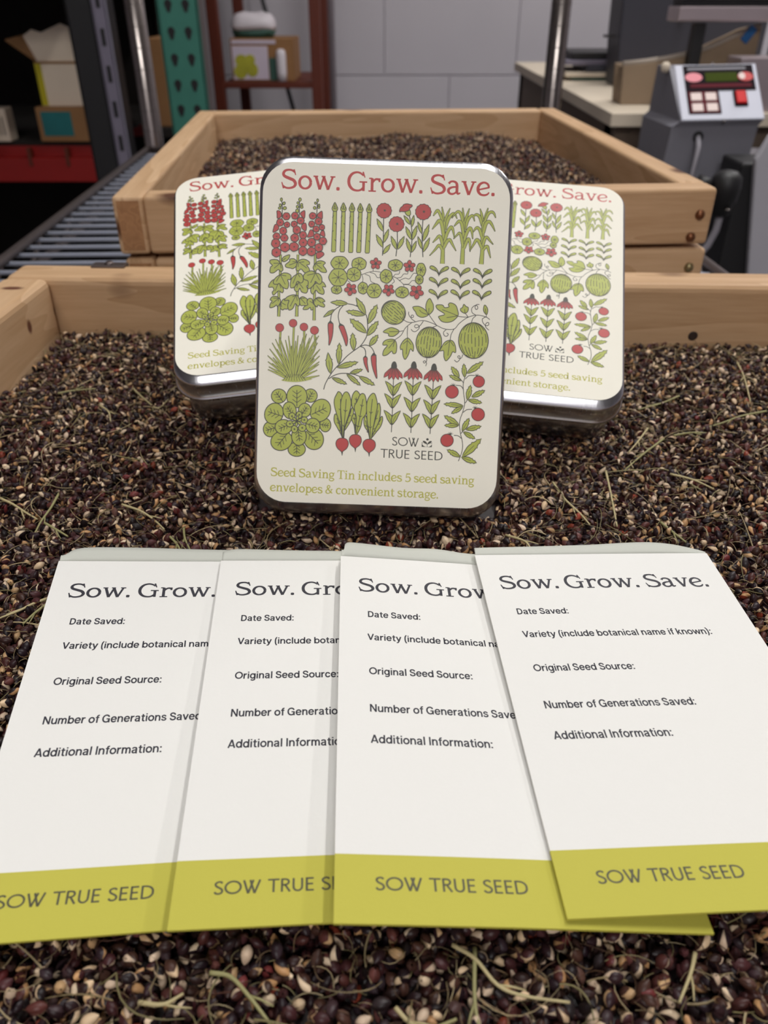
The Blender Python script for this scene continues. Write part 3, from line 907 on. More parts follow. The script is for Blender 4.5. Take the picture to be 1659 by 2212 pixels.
class Cloud:
    def __init__(self):
        self.V, self.F, self.C, self.n = [], [], [], 0

    def add(self, V, F, C):
        self.V.append(V.astype(np.float32)); self.F.append((F + self.n).astype(np.int32)); self.C.append(C.astype(np.float32))
        self.n += len(V)

    def scatter(self, P, pr, scale, grain_p=None):
        V, F, cls, tz = pr
        n, m = len(P), len(V)
        if n == 0: return
        R = rand_rot(n)
        s = scale * RNG.uniform(0.82, 1.16, n)
        W = np.einsum('nij,mj->nmi', R, V) * s[:, None, None] + P[:, None, :]
        g = GRAIN[RNG.choice(len(GRAIN), n, p=grain_p)] * RNG.uniform(0.80, 1.15, (n, 1))
        hs = HUSK[RNG.choice(len(HUSK), n)] * RNG.uniform(0.65, 1.35, (n, 1))
        red = RNG.random(n) < 0.024
        hs[red] = REDS[RNG.choice(2, red.sum())]
        C = np.where((cls == 0)[None, :, None], g[:, None, :], hs[:, None, :])
        C = np.where((cls == 2)[None, :, None], hs[:, None, :] * 1.5 + 0.01, C)
        # the grain darkens to brown where it was attached (its own colouring)
        k = np.clip((0.28 - tz) / 0.2, 0, 1)[None, :, None] * (cls == 0)[None, :, None]
        C = C * (1 - 0.55 * k)
        C4 = np.concatenate([np.clip(C, 0, 1), np.ones((n, m, 1))], 2)
        FF = (F[None] + (np.arange(n) * m)[:, None, None]).reshape(-1, 3)
        self.add(W.reshape(-1, 3), FF, C4.reshape(-1, 4))

    def hairs(self, P, length, rad, cols, lift=0.25, curl=1.0, nseg=5):
        n = len(P)
        a = RNG.uniform(0, 2 * PI, n)
        el = RNG.normal(0, lift, n)
        L = length * RNG.uniform(0.4, 1.4, n)
        d = np.stack([np.cos(a) * np.cos(el), np.sin(a) * np.cos(el), np.sin(el)], 1)
        side = np.stack([-np.sin(a), np.cos(a), np.zeros(n)], 1)
        c1, c2 = RNG.normal(0, 0.25 * curl, n), RNG.normal(0, 0.2 * curl, n)
        t = np.linspace(-0.5, 0.5, nseg + 1)
        ctr = P[:, None, :] + d[:, None, :] * (t[None, :, None] * L[:, None, None]) + side[:, None, :] * (c1[:, None] * (t[None] ** 2 * 4 - 0.5) * L[:, None] * 0.5)[..., None]
        ctr[..., 2] += np.abs(c2)[:, None] * (0.5 - t[None] ** 2 * 4) * L[:, None] * 0.3
        r = rad * RNG.uniform(0.6, 1.4, n)
        up = np.cross(d, side)
        ring = []
        for k in range(3):
            w = 2 * PI * k / 3
            ring.append(ctr + (side * math.cos(w) + up * math.sin(w))[:, None, :] * (r[:, None] * (1 - 0.5 * (t[None] + 0.5)))[..., None])
        W = np.stack(ring, 2)  # n, nseg+1, 3, 3
        F = []
        for i in range(nseg):
            for k in range(3):
                p, q = i * 3 + k, i * 3 + (k + 1) % 3
                F += [(p, q, q + 3), (p, q + 3, p + 3)]
        F = np.array(F)
        m = (nseg + 1) * 3
        FF = (F[None] + (np.arange(n) * m)[:, None, None]).reshape(-1, 3)
        C = cols[RNG.choice(len(cols), n)] * RNG.uniform(0.7, 1.1, (n, 1))
        C4 = np.concatenate([np.repeat(C, m, 0), np.ones((n * m, 1))], 1)
        self.add(W.reshape(-1, 3), FF, C4)

    def build(self, name, m):
        V, F, C = np.vstack(self.V), np.vstack(self.F), np.vstack(self.C)
        me = bpy.data.meshes.new(name)
        me.vertices.add(len(V)); me.vertices.foreach_set('co', V.ravel())
        me.loops.add(F.size); me.loops.foreach_set('vertex_index', F.ravel())
        me.polygons.add(len(F))
        me.polygons.foreach_set('loop_start', np.arange(0, F.size, 3, dtype=np.int32))
        me.update(calc_edges=True)
        me.polygons.foreach_set('use_smooth', np.ones(len(F), dtype=bool))
        at = me.attributes.new('Col', 'FLOAT_COLOR', 'POINT')
        at.data.foreach_set('color', C.ravel())
        print(name, len(V), 'verts')
        return mesh_obj(name, me, m)


def hz(x, y):
    b = 0.0011 * (np.sin(37 * x + 1) + np.sin(43 * y + 2 + 9 * x) + np.sin(29 * (x + y))) - 0.0014
    b = b + 0.0085 * np.exp(-((x + 0.055) ** 2 + (y - 0.335) ** 2) / (2 * 0.032 ** 2))
    b = b + 0.003 * np.exp(-((x - 0.07) ** 2 + (y - 0.33) ** 2) / (2 * 0.03 ** 2))
    b = b - 0.006 * np.exp(-((x / 0.055) ** 4) - ((y - 0.247) / 0.012) ** 2)
    b = b - 0.0055 * np.clip((0.135 - y) / 0.04, 0, 1)
    return b


def near_local(P):
    c, s = math.cos(NEAR_R), math.sin(NEAR_R)
    d = P[:, :2] - np.array(NEAR_O[:2])
    return np.stack([d[:, 0] * c + d[:, 1] * s, -d[:, 0] * s + d[:, 1] * c], 1)


def inv_local(mx, P):
    mi = np.array(mx.inverted())
    return P @ mi[:3, :3].T + mi[:3, 3]


def keep_mask(P, m=0.0012, em=0.001):
    k = np.ones(len(P), bool)
    for t in TINS:
        q = inv_local(t, P)
        k &= ~((np.abs(q[:, 0]) < TIN_W / 2 + m) & (q[:, 1] > -m) & (q[:, 1] < TIN_H + m) & (q[:, 2] > -TIN_T - m) & (q[:, 2] < m))
    for e in ENVS:
        q = inv_local(e, P)
        k &= ~((np.abs(q[:, 0]) < ENV_W / 2 + em) & (q[:, 1] > -ENV_L - em) & (q[:, 1] < 0.012 + em) & (q[:, 2] > -0.0042))
        k &= ~((np.abs(q[:, 0]) < ENV_W / 2 - 0.016) & (q[:, 1] > -ENV_L + 0.016) & (q[:, 1] < -0.012))
    return k


def near_points(step, dz0, dz1, em=0.001):
    xs, ys = np.meshgrid(np.arange(-0.25, 0.27, step), np.arange(0.045, 0.48, step))
    P = np.stack([xs.ravel(), ys.ravel(), np.zeros(xs.size)], 1)
    P[:, :2] += RNG.uniform(-0.5, 0.5, (len(P), 2)) * step
    P[:, 2] = hz(P[:, 0], P[:, 1]) + RNG.uniform(dz0, dz1, len(P))
    q = near_local(P)
    k = (q[:, 0] > NT + 0.0019) & (q[:, 0] < NW - NT - 0.0019) & (q[:, 1] < ND - NT - 0.0019) & (q[:, 1] > NT)
    # what the photograph (and a step to either side of it) can see
    k &= np.abs(P[:, 0]) < 0.50 * (P[:, 1] * 0.835 + 0.094) + 0.035
    P = P[k]
    return P[keep_mask(P, em=em)]


def make_seed_bed():
    c = Cloud()
    # the packed bed under the top layer
    nx, ny = 60, 60
    gx = np.linspace(NT + 0.0006, NW - NT - 0.0006, nx); gy = np.linspace(NT + 0.0006, ND - NT - 0.0006, ny)
    X, Y = np.meshgrid(gx, gy)
    cs, sn = math.cos(NEAR_R), math.sin(NEAR_R)
    wx = NEAR_O[0] + X * cs - Y * sn; wy = NEAR_O[1] + X * sn + Y * cs
    Z = np.minimum(hz(wx, wy) - 0.0042, -0.0035)
    V = np.stack([wx.ravel(), wy.ravel(), Z.ravel()], 1)
    Fq = []
    for i in range(ny - 1):
        for j in range(nx - 1):
            p = i * nx + j
            Fq += [(p, p + 1, p + nx + 1), (p, p + nx + 1, p + nx)]
    c.add(V, np.array(Fq), np.tile(np.array([*lin((40, 28, 28)), 1.0]), (len(V), 1)))
    for lo, hi_, st in ((-0.0052, -0.0026, 0.0024), (-0.0026, 0.0004, 0.0028), (0.0002, 0.0026, 0.0048)):
        P = near_points(st, lo, hi_)
        u = RNG.random(len(P))
        near = P[:, 1] < 0.25
        for band, hi in ((near, True), (~near, False)):
            for kind, (a, b) in enumerate(((0.0, 0.46), (0.46, 0.84), (0.84, 0.875), (0.875, 1.0))):
                sel = band & (u >= a) & (u < b)
                c.scatter(P[sel], proto(hi, kind), 0.00134)
    cols = np.array([lin(q) for q in ((158, 140, 104), (136, 112, 84), (182, 164, 126), (108, 80, 60), (94, 62, 52), (142, 132, 92))])
    P = near_points(0.0042, 0.0006, 0.0028, 0.0035)
    c.hairs(P, 0.0070, 0.00014, cols, 0.45, 1.8)
    P = near_points(0.0115, 0.0016, 0.0032, 0.0080)
    c.hairs(P, 0.015, 0.00026, cols[[0, 2, 5]], 0.15, 1.2, 7)
    o = c.build('seed_bed', SEEDM)
    return tag(o, 'dark husked seeds with tan grains filling the front wooden tray', 'seeds', None, 'stuff')


make_seed_bed()


def make_far_seeds():
    c = Cloud()
    cs, sn = math.cos(FAR_R), math.sin(FAR_R)
    W_, D_ = FW_ - 2 * FT - 0.003, FD - 2 * FT - 0.003
    def fz(X, Y):
        e = np.minimum(np.minimum(X, W_ - X), 0.05) / 0.05
        return 0.0355 + 0.0055 * np.sin(np.clip(e, 0, 1) * PI / 2) + 0.0022 * (np.sin(40 * X + 2) * np.sin(33 * Y) + np.sin(71 * X + 20 * Y))
    def world(X, Y, Z):
        x, y = X + FT + 0.0015, Y + FT + 0.0015
        return np.stack([FAR_O[0] + x * cs - y * sn, FAR_O[1] + x * sn + y * cs, Z], 1)
    nx, ny = 40, 40
    X, Y = np.meshgrid(np.linspace(0, W_, nx), np.linspace(0, D_, ny))
    V = world(X.ravel(), Y.ravel(), (fz(X, Y) - 0.0025).ravel())
    Fq = []
    for i in range(ny - 1):
        for j in range(nx - 1):
            p = i * nx + j
            Fq += [(p, p + 1, p + nx + 1), (p, p + nx + 1, p + nx)]
    c.add(V, np.array(Fq), np.tile(np.array([*lin((62, 46, 40)), 1.0]), (len(V), 1)))
    for st, lo, hi_ in ((0.0027, -0.002, 0.001), (0.0045, 0.0, 0.003)):
        X, Y = np.meshgrid(np.arange(0.001, W_, st), np.arange(0.001, D_, st))
        X = np.clip(X.ravel() + RNG.uniform(-.5, .5, X.size) * st, 0.001, W_ - 0.001); Y = np.clip(Y.ravel() + RNG.uniform(-.5, .5, Y.size) * st, 0.001, D_ - 0.001)
        P = world(X, Y, fz(X, Y) + RNG.uniform(lo, hi_, X.size))
        u = RNG.random(len(P))
        for kind, (a, b) in enumerate(((0.0, 0.40), (0.40, 0.85), (0.85, 0.92), (0.92, 1.0))):
            c.scatter(P[(u >= a) & (u < b)], proto(False, kind), 0.00125)
    cols = np.array([lin(q) for q in ((150, 130, 100), (120, 98, 78), (110, 84, 66))])
    X = RNG.uniform(0.006, W_ - 0.006, 2600); Y = RNG.uniform(0.006, D_ - 0.006, 2600)
    c.hairs(world(X, Y, fz(X, Y) + RNG.uniform(0.001, 0.004, 2600)), 0.008, 0.0002, cols, 0.6, 1.4)
    o = c.build('seed_heap', SEEDM)
    return tag(o, 'heap of dark seeds filling the back upper tray', 'seeds', None, 'stuff')


make_far_seeds()

# ------------------------------------------------------------------ printed artwork: flat vector drawing on the label
def catmull(pts, closed=False, k=5):
    """smooth a polyline; every point may carry extra values (a width)"""
    P = [np.array(p, float) for p in pts]
    n = len(P)
    out = []
    rng = range(n if closed else n - 1)
    for i in rng:
        p0 = P[(i - 1) % n] if closed or i > 0 else P[0] * 2 - P[1]
        p1, p2 = P[i], P[(i + 1) % n]
        p3 = P[(i + 2) % n] if closed or i + 2 < n else P[-1] * 2 - P[-2]
        for j in range(k):
            t = j / k
            out.append(0.5 * (2 * p1 + (p2 - p0) * t + (2 * p0 - 5 * p1 + 4 * p2 - p3) * t * t + (3 * p1 - p0 - 3 * p2 + p3) * t ** 3))
    if not closed: out.append(P[-1])
    return [tuple(p) for p in out]


class Print:
    """flat printed shapes, each a little above the one printed before it"""
    STEP = 8e-7

    def __init__(self):
        self.V, self.F, self.MI = [], [], []
        self.lvl = 0
        self.xf = lambda x, y: (x, y)
        self.s = 1.0

    def poly(self, pts, mi):
        z = self.lvl * self.STEP
        self.lvl += 1
        n0 = len(self.V)
        for x, y in pts:
            u, v = self.xf(x, y)
            self.V.append((u, v, z))
        self.F.append(tuple(range(n0, n0 + len(pts)))); self.MI.append(mi)

    def stroke(self, pts, w, mi, closed=False, round_=False):
        """pts (x, y) or (x, y, width); w is the width used where a point has none"""
        P = np.array([[p[0], p[1]] for p in pts], float)
        Wd = np.array([(p[2] if len(p) > 2 else w) for p in pts], float)
        n = len(P)
        if n < 2: return
        if closed:
            T = np.roll(P, -1, 0) - np.roll(P, 1, 0)
        else:
            T = np.empty_like(P)
            T[1:-1] = P[2:] - P[:-2]
            T[0] = P[1] - P[0]; T[-1] = P[-1] - P[-2]
        T /= np.maximum(np.linalg.norm(T, axis=1)[:, None], 1e-9)
        N = np.stack([-T[:, 1], T[:, 0]], 1)
        A, B = P + N * Wd[:, None] / 2, P - N * Wd[:, None] / 2
        z = self.lvl * self.STEP
        self.lvl += 1
        n0 = len(self.V)
        for a, b in zip(A, B):
            self.V.append((*self.xf(*a), z)); self.V.append((*self.xf(*b), z))
        for i in range(n if closed else n - 1):
            j = (i + 1) % n
            self.F.append((n0 + 2 * i, n0 + 2 * i + 1, n0 + 2 * j + 1, n0 + 2 * j)); self.MI.append(mi)
        if round_:
            for p, ww in ((P[0], Wd[0]), (P[-1], Wd[-1])):
                self.lvl -= 1
                self.poly([(p[0] + ww / 2 * math.cos(2 * PI * k / 10), p[1] + ww / 2 * math.sin(2 * PI * k / 10)) for k in range(10)], mi)

    # drawing primitives in the coordinates of the current sheet
    def line(self, pts, w=1.0, mi=3, smooth=True):
        self.stroke(catmull(pts) if smooth and len(pts) > 2 else pts, w * 1.75 * self.s, mi, round_=True)

    def blob(self, pts, mi, ow=1.0, smooth=True, k=4):
        q = catmull(pts, True, k) if smooth else pts
        self.poly(q, mi)
        if ow: self.stroke(q, ow * 1.8 * self.s, 3, closed=True)

    def oval(self, cx, cy, rx, ry, mi, ow=1.0, rot=0.0, n=26, wob=0.0, ph=0.0):
        c, s = math.cos(rot), math.sin(rot)
        q = []
        for k in range(n):
            a = 2 * PI * k / n
            f = 1 + wob * math.cos(6 * a + ph)
            x, y = rx * f * math.cos(a), ry * f * math.sin(a)
            q.append((cx + x * c - y * s, cy + x * s + y * c))
        self.poly(q, mi)
        if ow: self.stroke(q, ow * 1.8 * self.s, 3, closed=True)

    def leaf(self, b, t, wd, mi=2, vein=True, serr=0, ow=1.0, bend=0.0, fat=0.45):
        b, t = np.array(b, float), np.array(t, float)
        d = t - b
        L = np.linalg.norm(d)
        d /= L
        nrm = np.array([-d[1], d[0]])
        def side(sg):
            out = []
            K = 10
            for k in range(K + 1):
                x = k / K
                prof = (x / fat) ** 0.75 if x < fat else ((1 - x) / (1 - fat)) ** 0.9
                prof = min(prof, 1.0) ** 0.85
                p = b + d * L * x + nrm * (sg * wd * L * 0.5 * prof + bend * L * math.sin(PI * x))
                out.append(p)
                if serr and k in ((6, 8) if serr > 1 else (6,)):
                    out.append(p + d * L * 0.035 + nrm * sg * wd * L * 0.11)
            return out
        q = [tuple(p) for p in side(1)] + [tuple(p) for p in side(-1)[::-1][1:-1]]
        self.poly(q, mi)
        if ow: self.stroke(q, ow * 1.8 * self.s, 3, closed=True)
        if vein:
            a, e = b + d * L * 0.08 + nrm * bend * L * 0.2, b + d * L * 0.62 + nrm * bend * L * 0.9
            self.stroke([tuple(a), tuple((a + e) / 2 + nrm * bend * L * 0.3), tuple(e)], 1.0 * self.s, 3)

    def ribbon(self, pts, mi=2, ow=1.0):
        q = catmull(pts, False, 6)
        self.stroke([(p[0], p[1], max(p[2], 0) + 2 * ow * self.s * 1.35) for p in q], 0, 3)
        self.stroke([(p[0], p[1], max(p[2], 0)) for p in q], 0, mi)

    def star(self, cx, cy, r, n=5, w=1.0, ph=0.3):
        for k in range(n):
            a = ph + 2 * PI * k / n
            self.stroke([(cx, cy), (cx + r * math.cos(a), cy + r * math.sin(a))], w * 1.6 * self.s, 3)

    def sheet(self, ox, oy, s):
        """switch to a sheet with its own origin and scale on the artwork"""
        def xf(x, y):
            px, py = ox + x / s, oy + y / s
            w = RECT[2][0] * px + RECT[2][1] * py + 1.0
            return ((RECT[0][0] * px + RECT[0][1] * py + RECT[0][2]) / w, (RECT[1][0] * px + RECT[1][1] * py + RECT[1][2]) / w)
        self.xf = xf
        self.s = s
        self.lvl = 0

    def mesh(self, name, base_z, warp=None):
        me = bpy.data.meshes.new(name)
        V = [(u, v, z + base_z + (warp(u, v) if warp else 0)) for u, v, z in self.V]
        me.from_pydata(V, [], self.F)
        me.polygons.foreach_set('material_index', self.MI)
        bm = bmesh.new()
        bm.from_mesh(me)
        bm.normal_update()
        fl = [f for f in bm.faces if f.normal.z < 0]
        bmesh.ops.reverse_faces(bm, faces=fl)
        bmesh.ops.triangulate(bm, faces=[f for f in bm.faces if len(f.verts) > 4])
        bm.to_mesh(me)
        bm.free()
        return me


# artwork units (digitised from the flat label) -> metres on the label
RECT = ((1.6373945766e-4, 5.76628809e-6, -0.13912917565), (5.957845e-6, -1.644188302e-4, 0.17834079175), (2.13339e-6, -4.8294462e-5, 1.0))

# ------------------------------------------------------------------ lettering: a slab serif and a geometric sans, drawn as pen strokes
SER = {}
SER['S'] = (0.80, [[(.63, .84, .08), (.52, .93, .10), (.36, .955, .105), (.18, .90, .125), (.10, .76, .135), (.16, .63, .145), (.38, .53, .155), (.60, .43, .155), (.69, .26, .145), (.61, .11, .125), (.42, .04, .105), (.24, .05, .10), (.11, .14, .08)]], [[(.60, .985, .08), (.69, .70, .05)], [(.03, .33, .05), (.13, .015, .09)]])
SER['o'] = (0.72, [[(.35 + .27 * math.cos(a), .345 + .305 * math.sin(a), .10 + .035 * abs(math.cos(a))) for a in [2 * PI * k / 24 for k in range(25)]]], [])
SER['w'] = (1.09, [], [[(.14, .68, .13), (.34, .02, .13)], [(.34, .02, .10), (.53, .67, .10)], [(.51, .67, .13), (.74, .02, .13)], [(.74, .02, .10), (.95, .68, .10)], [(.02, .675, .07), (.25, .675, .07)], [(.41, .675, .07), (.60, .675, .07)], [(.83, .675, .07), (1.07, .675, .07)]])
SER['.'] = (0.26, [], [[(.04, .085, .10), (.06, .085, .16), (.12, .085, .18), (.18, .085, .16), (.20, .085, .10)]])
SER['G'] = (1.0, [[(.77, .79, .08), (.64, .905, .10), (.46, .955, .105), (.25, .885, .125), (.11, .70, .145), (.07, .48, .145), (.12, .26, .145), (.27, .09, .125), (.47, .035, .105), (.64, .07, .105), (.77, .18, .12)]], [[(.74, .985, .08), (.84, .70, .05)], [(.78, .48, .135), (.78, .02, .12)], [(.58, .475, .075), (.95, .475, .075)]])
SER['r'] = (0.60, [[(.22, .48, .09), (.31, .60, .105), (.42, .645, .11), (.53, .61, .12)]], [[(.19, .68, .135), (.19, .03, .135)], [(.02, .035, .07), (.38, .035, .07)], [(.04, .67, .07), (.2, .67, .07)], [(.545, .69, .09), (.535, .50, .09)]])
SER['a'] = (0.70, [[(.09, .55, .12), (.18, .65, .10), (.32, .67, .105), (.45, .60, .125), (.49, .45, .135), (.49, .18, .135), (.54, .05, .10), (.65, .11, .07)], [(.48, .40, .085), (.28, .38, .10), (.12, .30, .125), (.08, .19, .135), (.14, .07, .115), (.27, .035, .105), (.40, .09, .09), (.48, .19, .08)]], [])
SER['v'] = (0.72, [], [[(.13, .68, .135), (.36, .02, .135)], [(.36, .02, .10), (.59, .68, .10)], [(.0, .675, .07), (.24, .675, .07)], [(.46, .675, .07), (.71, .675, .07)]])
SER['e'] = (0.68, [[(.60, .42, .10), (.55, .58, .11), (.38, .67, .105), (.19, .60, .125), (.08, .41, .145), (.10, .20, .145), (.22, .06, .115), (.40, .035, .105), (.54, .09, .09), (.61, .19, .06)]], [[(.10, .295, .085), (.62, .43, .085)]])
SER['d'] = (0.74, [[(.30 + .235 * math.cos(a), .345 + .305 * math.sin(a), .10 + .03 * abs(math.cos(a))) for a in [2 * PI * k / 20 for k in range(21)]]], [[(.55, 1.0, .135), (.55, .02, .135)], [(.40, .985, .07), (.56, .985, .07)], [(.55, .035, .07), (.73, .035, .07)]])
SER['i'] = (0.42, [], [[(.20, .69, .135), (.20, .03, .135)], [(.04, .67, .07), (.21, .67, .07)], [(.02, .035, .07), (.38, .035, .07)], [(.11, .91, .09), (.13, .91, .15), (.195, .91, .17), (.26, .91, .15), (.28, .91, .09)]])
SER['n'] = (0.80, [[(.20, .45, .08), (.31, .60, .10), (.45, .655, .11), (.58, .58, .135), (.61, .42, .135), (.61, .04, .135)]], [[(.19, .69, .135), (.19, .03, .135)], [(.04, .67, .07), (.2, .67, .07)], [(.02, .035, .07), (.36, .035, .07)], [(.45, .035, .07), (.78, .035, .07)]])
SER['g'] = (0.66, [[(.30 + .215 * math.cos(a), .45 + .21 * math.sin(a), .09 + .03 * abs(math.cos(a))) for a in [2 * PI * k / 18 for k in range(19)]], [(.16, .28, .07), (.10, .16, .09), (.20, .07, .105), (.44, .035, .105), (.57, -.07, .11), (.52, -.20, .105), (.32, -.27, .10), (.12, -.22, .10), (.06, -.11, .09), (.17, .03, .08)]], [[(.45, .58, .08), (.65, .67, .09)]])
SER['T'] = (0.82, [], [[(.41, .97, .14), (.41, .03, .14)], [(.04, .955, .08), (.78, .955, .08)], [(.05, .98, .08), (.035, .72, .05)], [(.77, .98, .08), (.785, .72, .05)], [(.22, .035, .07), (.60, .035, .07)]])
SER['c'] = (0.62, [[(.54, .53, .12), (.45, .645, .10), (.32, .665, .105), (.15, .57, .125), (.08, .36, .14), (.12, .17, .135), (.24, .05, .11), (.40, .035, .10), (.54, .13, .07)]], [])
SER['l'] = (0.42, [], [[(.20, 1.0, .135), (.20, .03, .135)], [(.04, .985, .07), (.21, .985, .07)], [(.02, .035, .07), (.38, .035, .07)]])
SER['u'] = (0.78, [[(.18, .68, .135), (.18, .27, .135), (.23, .09, .12), (.36, .035, .105), (.50, .10, .09), (.57, .26, .08)]], [[(.58, .68, .135), (.58, .02, .135)], [(.03, .67, .07), (.19, .67, .07)], [(.43, .67, .07), (.59, .67, .07)], [(.58, .035, .07), (.75, .035, .07)]])
SER['s'] = (0.60, [[(x * .72 + .02, y * .70, w * .95) for x, y, w in SER['S'][1][0]]], [[(x * .72 + .02, y * .70, w) for x, y, w in st] for st in SER['S'][2]])
SER['5'] = (0.72, [[(.16, .50, .08), (.36, .59, .10), (.56, .50, .135), (.62, .31, .145), (.54, .12, .125), (.36, .035, .105), (.18, .05, .10), (.07, .15, .09)]], [[(.18, .92, .12), (.60, .92, .12)], [(.205, .97, .08), (.155, .47, .08)]])
SER['p'] = (0.74, [[(.43 + .235 * math.cos(a), .345 + .305 * math.sin(a), .10 + .03 * abs(math.cos(a))) for a in [2 * PI * k / 20 for k in range(21)]]], [[(.19, .69, .135), (.19, -.27, .135)], [(.04, .67, .07), (.2, .67, .07)], [(.02, -.26, .07), (.38, -.26, .07)]])
SER['t'] = (0.50, [[(.21, .90, .12), (.21, .20, .135), (.27, .06, .11), (.38, .04, .09), (.47, .12, .06)]], [[(.03, .645, .08), (.45, .645, .08)]])
SER['&'] = (0.90, [[(.80, .05, .10), (.60, .20, .135), (.30, .55, .135), (.21, .77, .12), (.30, .93, .10), (.44, .93, .10), (.50, .80, .10), (.40, .62, .10), (.16, .42, .11), (.07, .24, .135), (.14, .07, .115), (.32, .03, .10), (.52, .12, .10), (.66, .32, .09), (.71, .50, .08)]], [[(.58, .505, .07), (.84, .505, .07)]])
SER[' '] = (0.30, [], [])

g_ = 0.105
GEO = {}
GEO['S'] = (0.60, [[(.49, .84, g_), (.40, .925, g_), (.28, .945, g_), (.13, .87, g_), (.09, .74, g_), (.17, .60, g_), (.34, .49, g_), (.47, .37, g_), (.50, .22, g_), (.42, .09, g_), (.27, .05, g_), (.14, .09, g_), (.06, .20, g_)]], [])
GEO['O'] = (1.08, [[(.52 + .445 * math.cos(a), .5 + .445 * math.sin(a), g_) for a in [2 * PI * k / 32 for k in range(33)]]], [])
GEO['W'] = (1.10, [], [[(.05, 1, g_), (.33, .0, g_)], [(.33, 0, g_), (.61, 1, g_)], [(.42, 1, g_), (.70, 0, g_)], [(.70, 0, g_), (1.0, 1, g_)]])
GEO['T'] = (0.70, [], [[(.0, .95, g_), (.68, .95, g_)], [(.34, .97, g_), (.34, 0, g_)]])
GEO['R'] = (0.68, [[(.13, .945, g_), (.30, .945, g_), (.46, .90, g_), (.53, .74, g_), (.46, .58, g_), (.30, .52, g_), (.13, .52, g_)]], [[(.13, 1, g_), (.13, 0, g_)], [(.30, .54, g_), (.60, 0, g_)]])
GEO['U'] = (0.78, [[(.13, 1, g_), (.13, .36, g_), (.18, .17, g_), (.29, .07, g_), (.38, .055, g_), (.47, .07, g_), (.58, .17, g_), (.63, .36, g_), (.63, 1, g_)]], [])
GEO['E'] = (0.62, [], [[(.13, 1, g_), (.13, 0, g_)], [(.08, .95, g_), (.54, .95, g_)], [(.08, .52, g_), (.50, .52, g_)], [(.08, .05, g_), (.54, .05, g_)]])
GEO['D'] = (0.86, [[(.13, .945, g_), (.34, .945, g_), (.58, .87, g_), (.73, .68, g_), (.75, .5, g_), (.73, .32, g_), (.58, .13, g_), (.34, .055, g_), (.13, .055, g_)]], [[(.13, 1, g_), (.13, 0, g_)]])
GEO[' '] = (0.36, [], [])


def lettering(pr, font, text, p0, p1, up, mi, track=0.0, wt=1.0):
    """set text along p0 -> p1, cap height vector up"""
    tot = sum(font[c][0] + track for c in text) - track
    p0, p1, up = np.array(p0, float), np.array(p1, float), np.array(up, float)
    ax = (p1 - p0) / tot
    unit = np.linalg.norm(up)
    kx = np.linalg.norm(ax)
    x = 0.0
    for c in text:
        adv, curves, straight = font[c]
        for st in [catmull(q, False, 3) if len(q) < 18 else q for q in curves] + straight:
            pts = []
            for i, (a, b, w) in enumerate(st):
                p = p0 + ax * (x + a) + up * b
                j, h = min(i + 1, len(st) - 1), max(i - 1, 0)
                d = np.array([st[j][0] - st[h][0], st[j][1] - st[h][1]])
                d /= max(np.linalg.norm(d), 1e-9)
                # a pen stroke keeps its proportions when the letter is stretched
                ww = w * wt * math.hypot(d[1] * kx, d[0] * unit)
                pts.append((p[0], p[1], ww))
            pr.stroke(pts, 0, mi)
            pr.lvl -= 1
        x += adv + track
    pr.lvl += 1


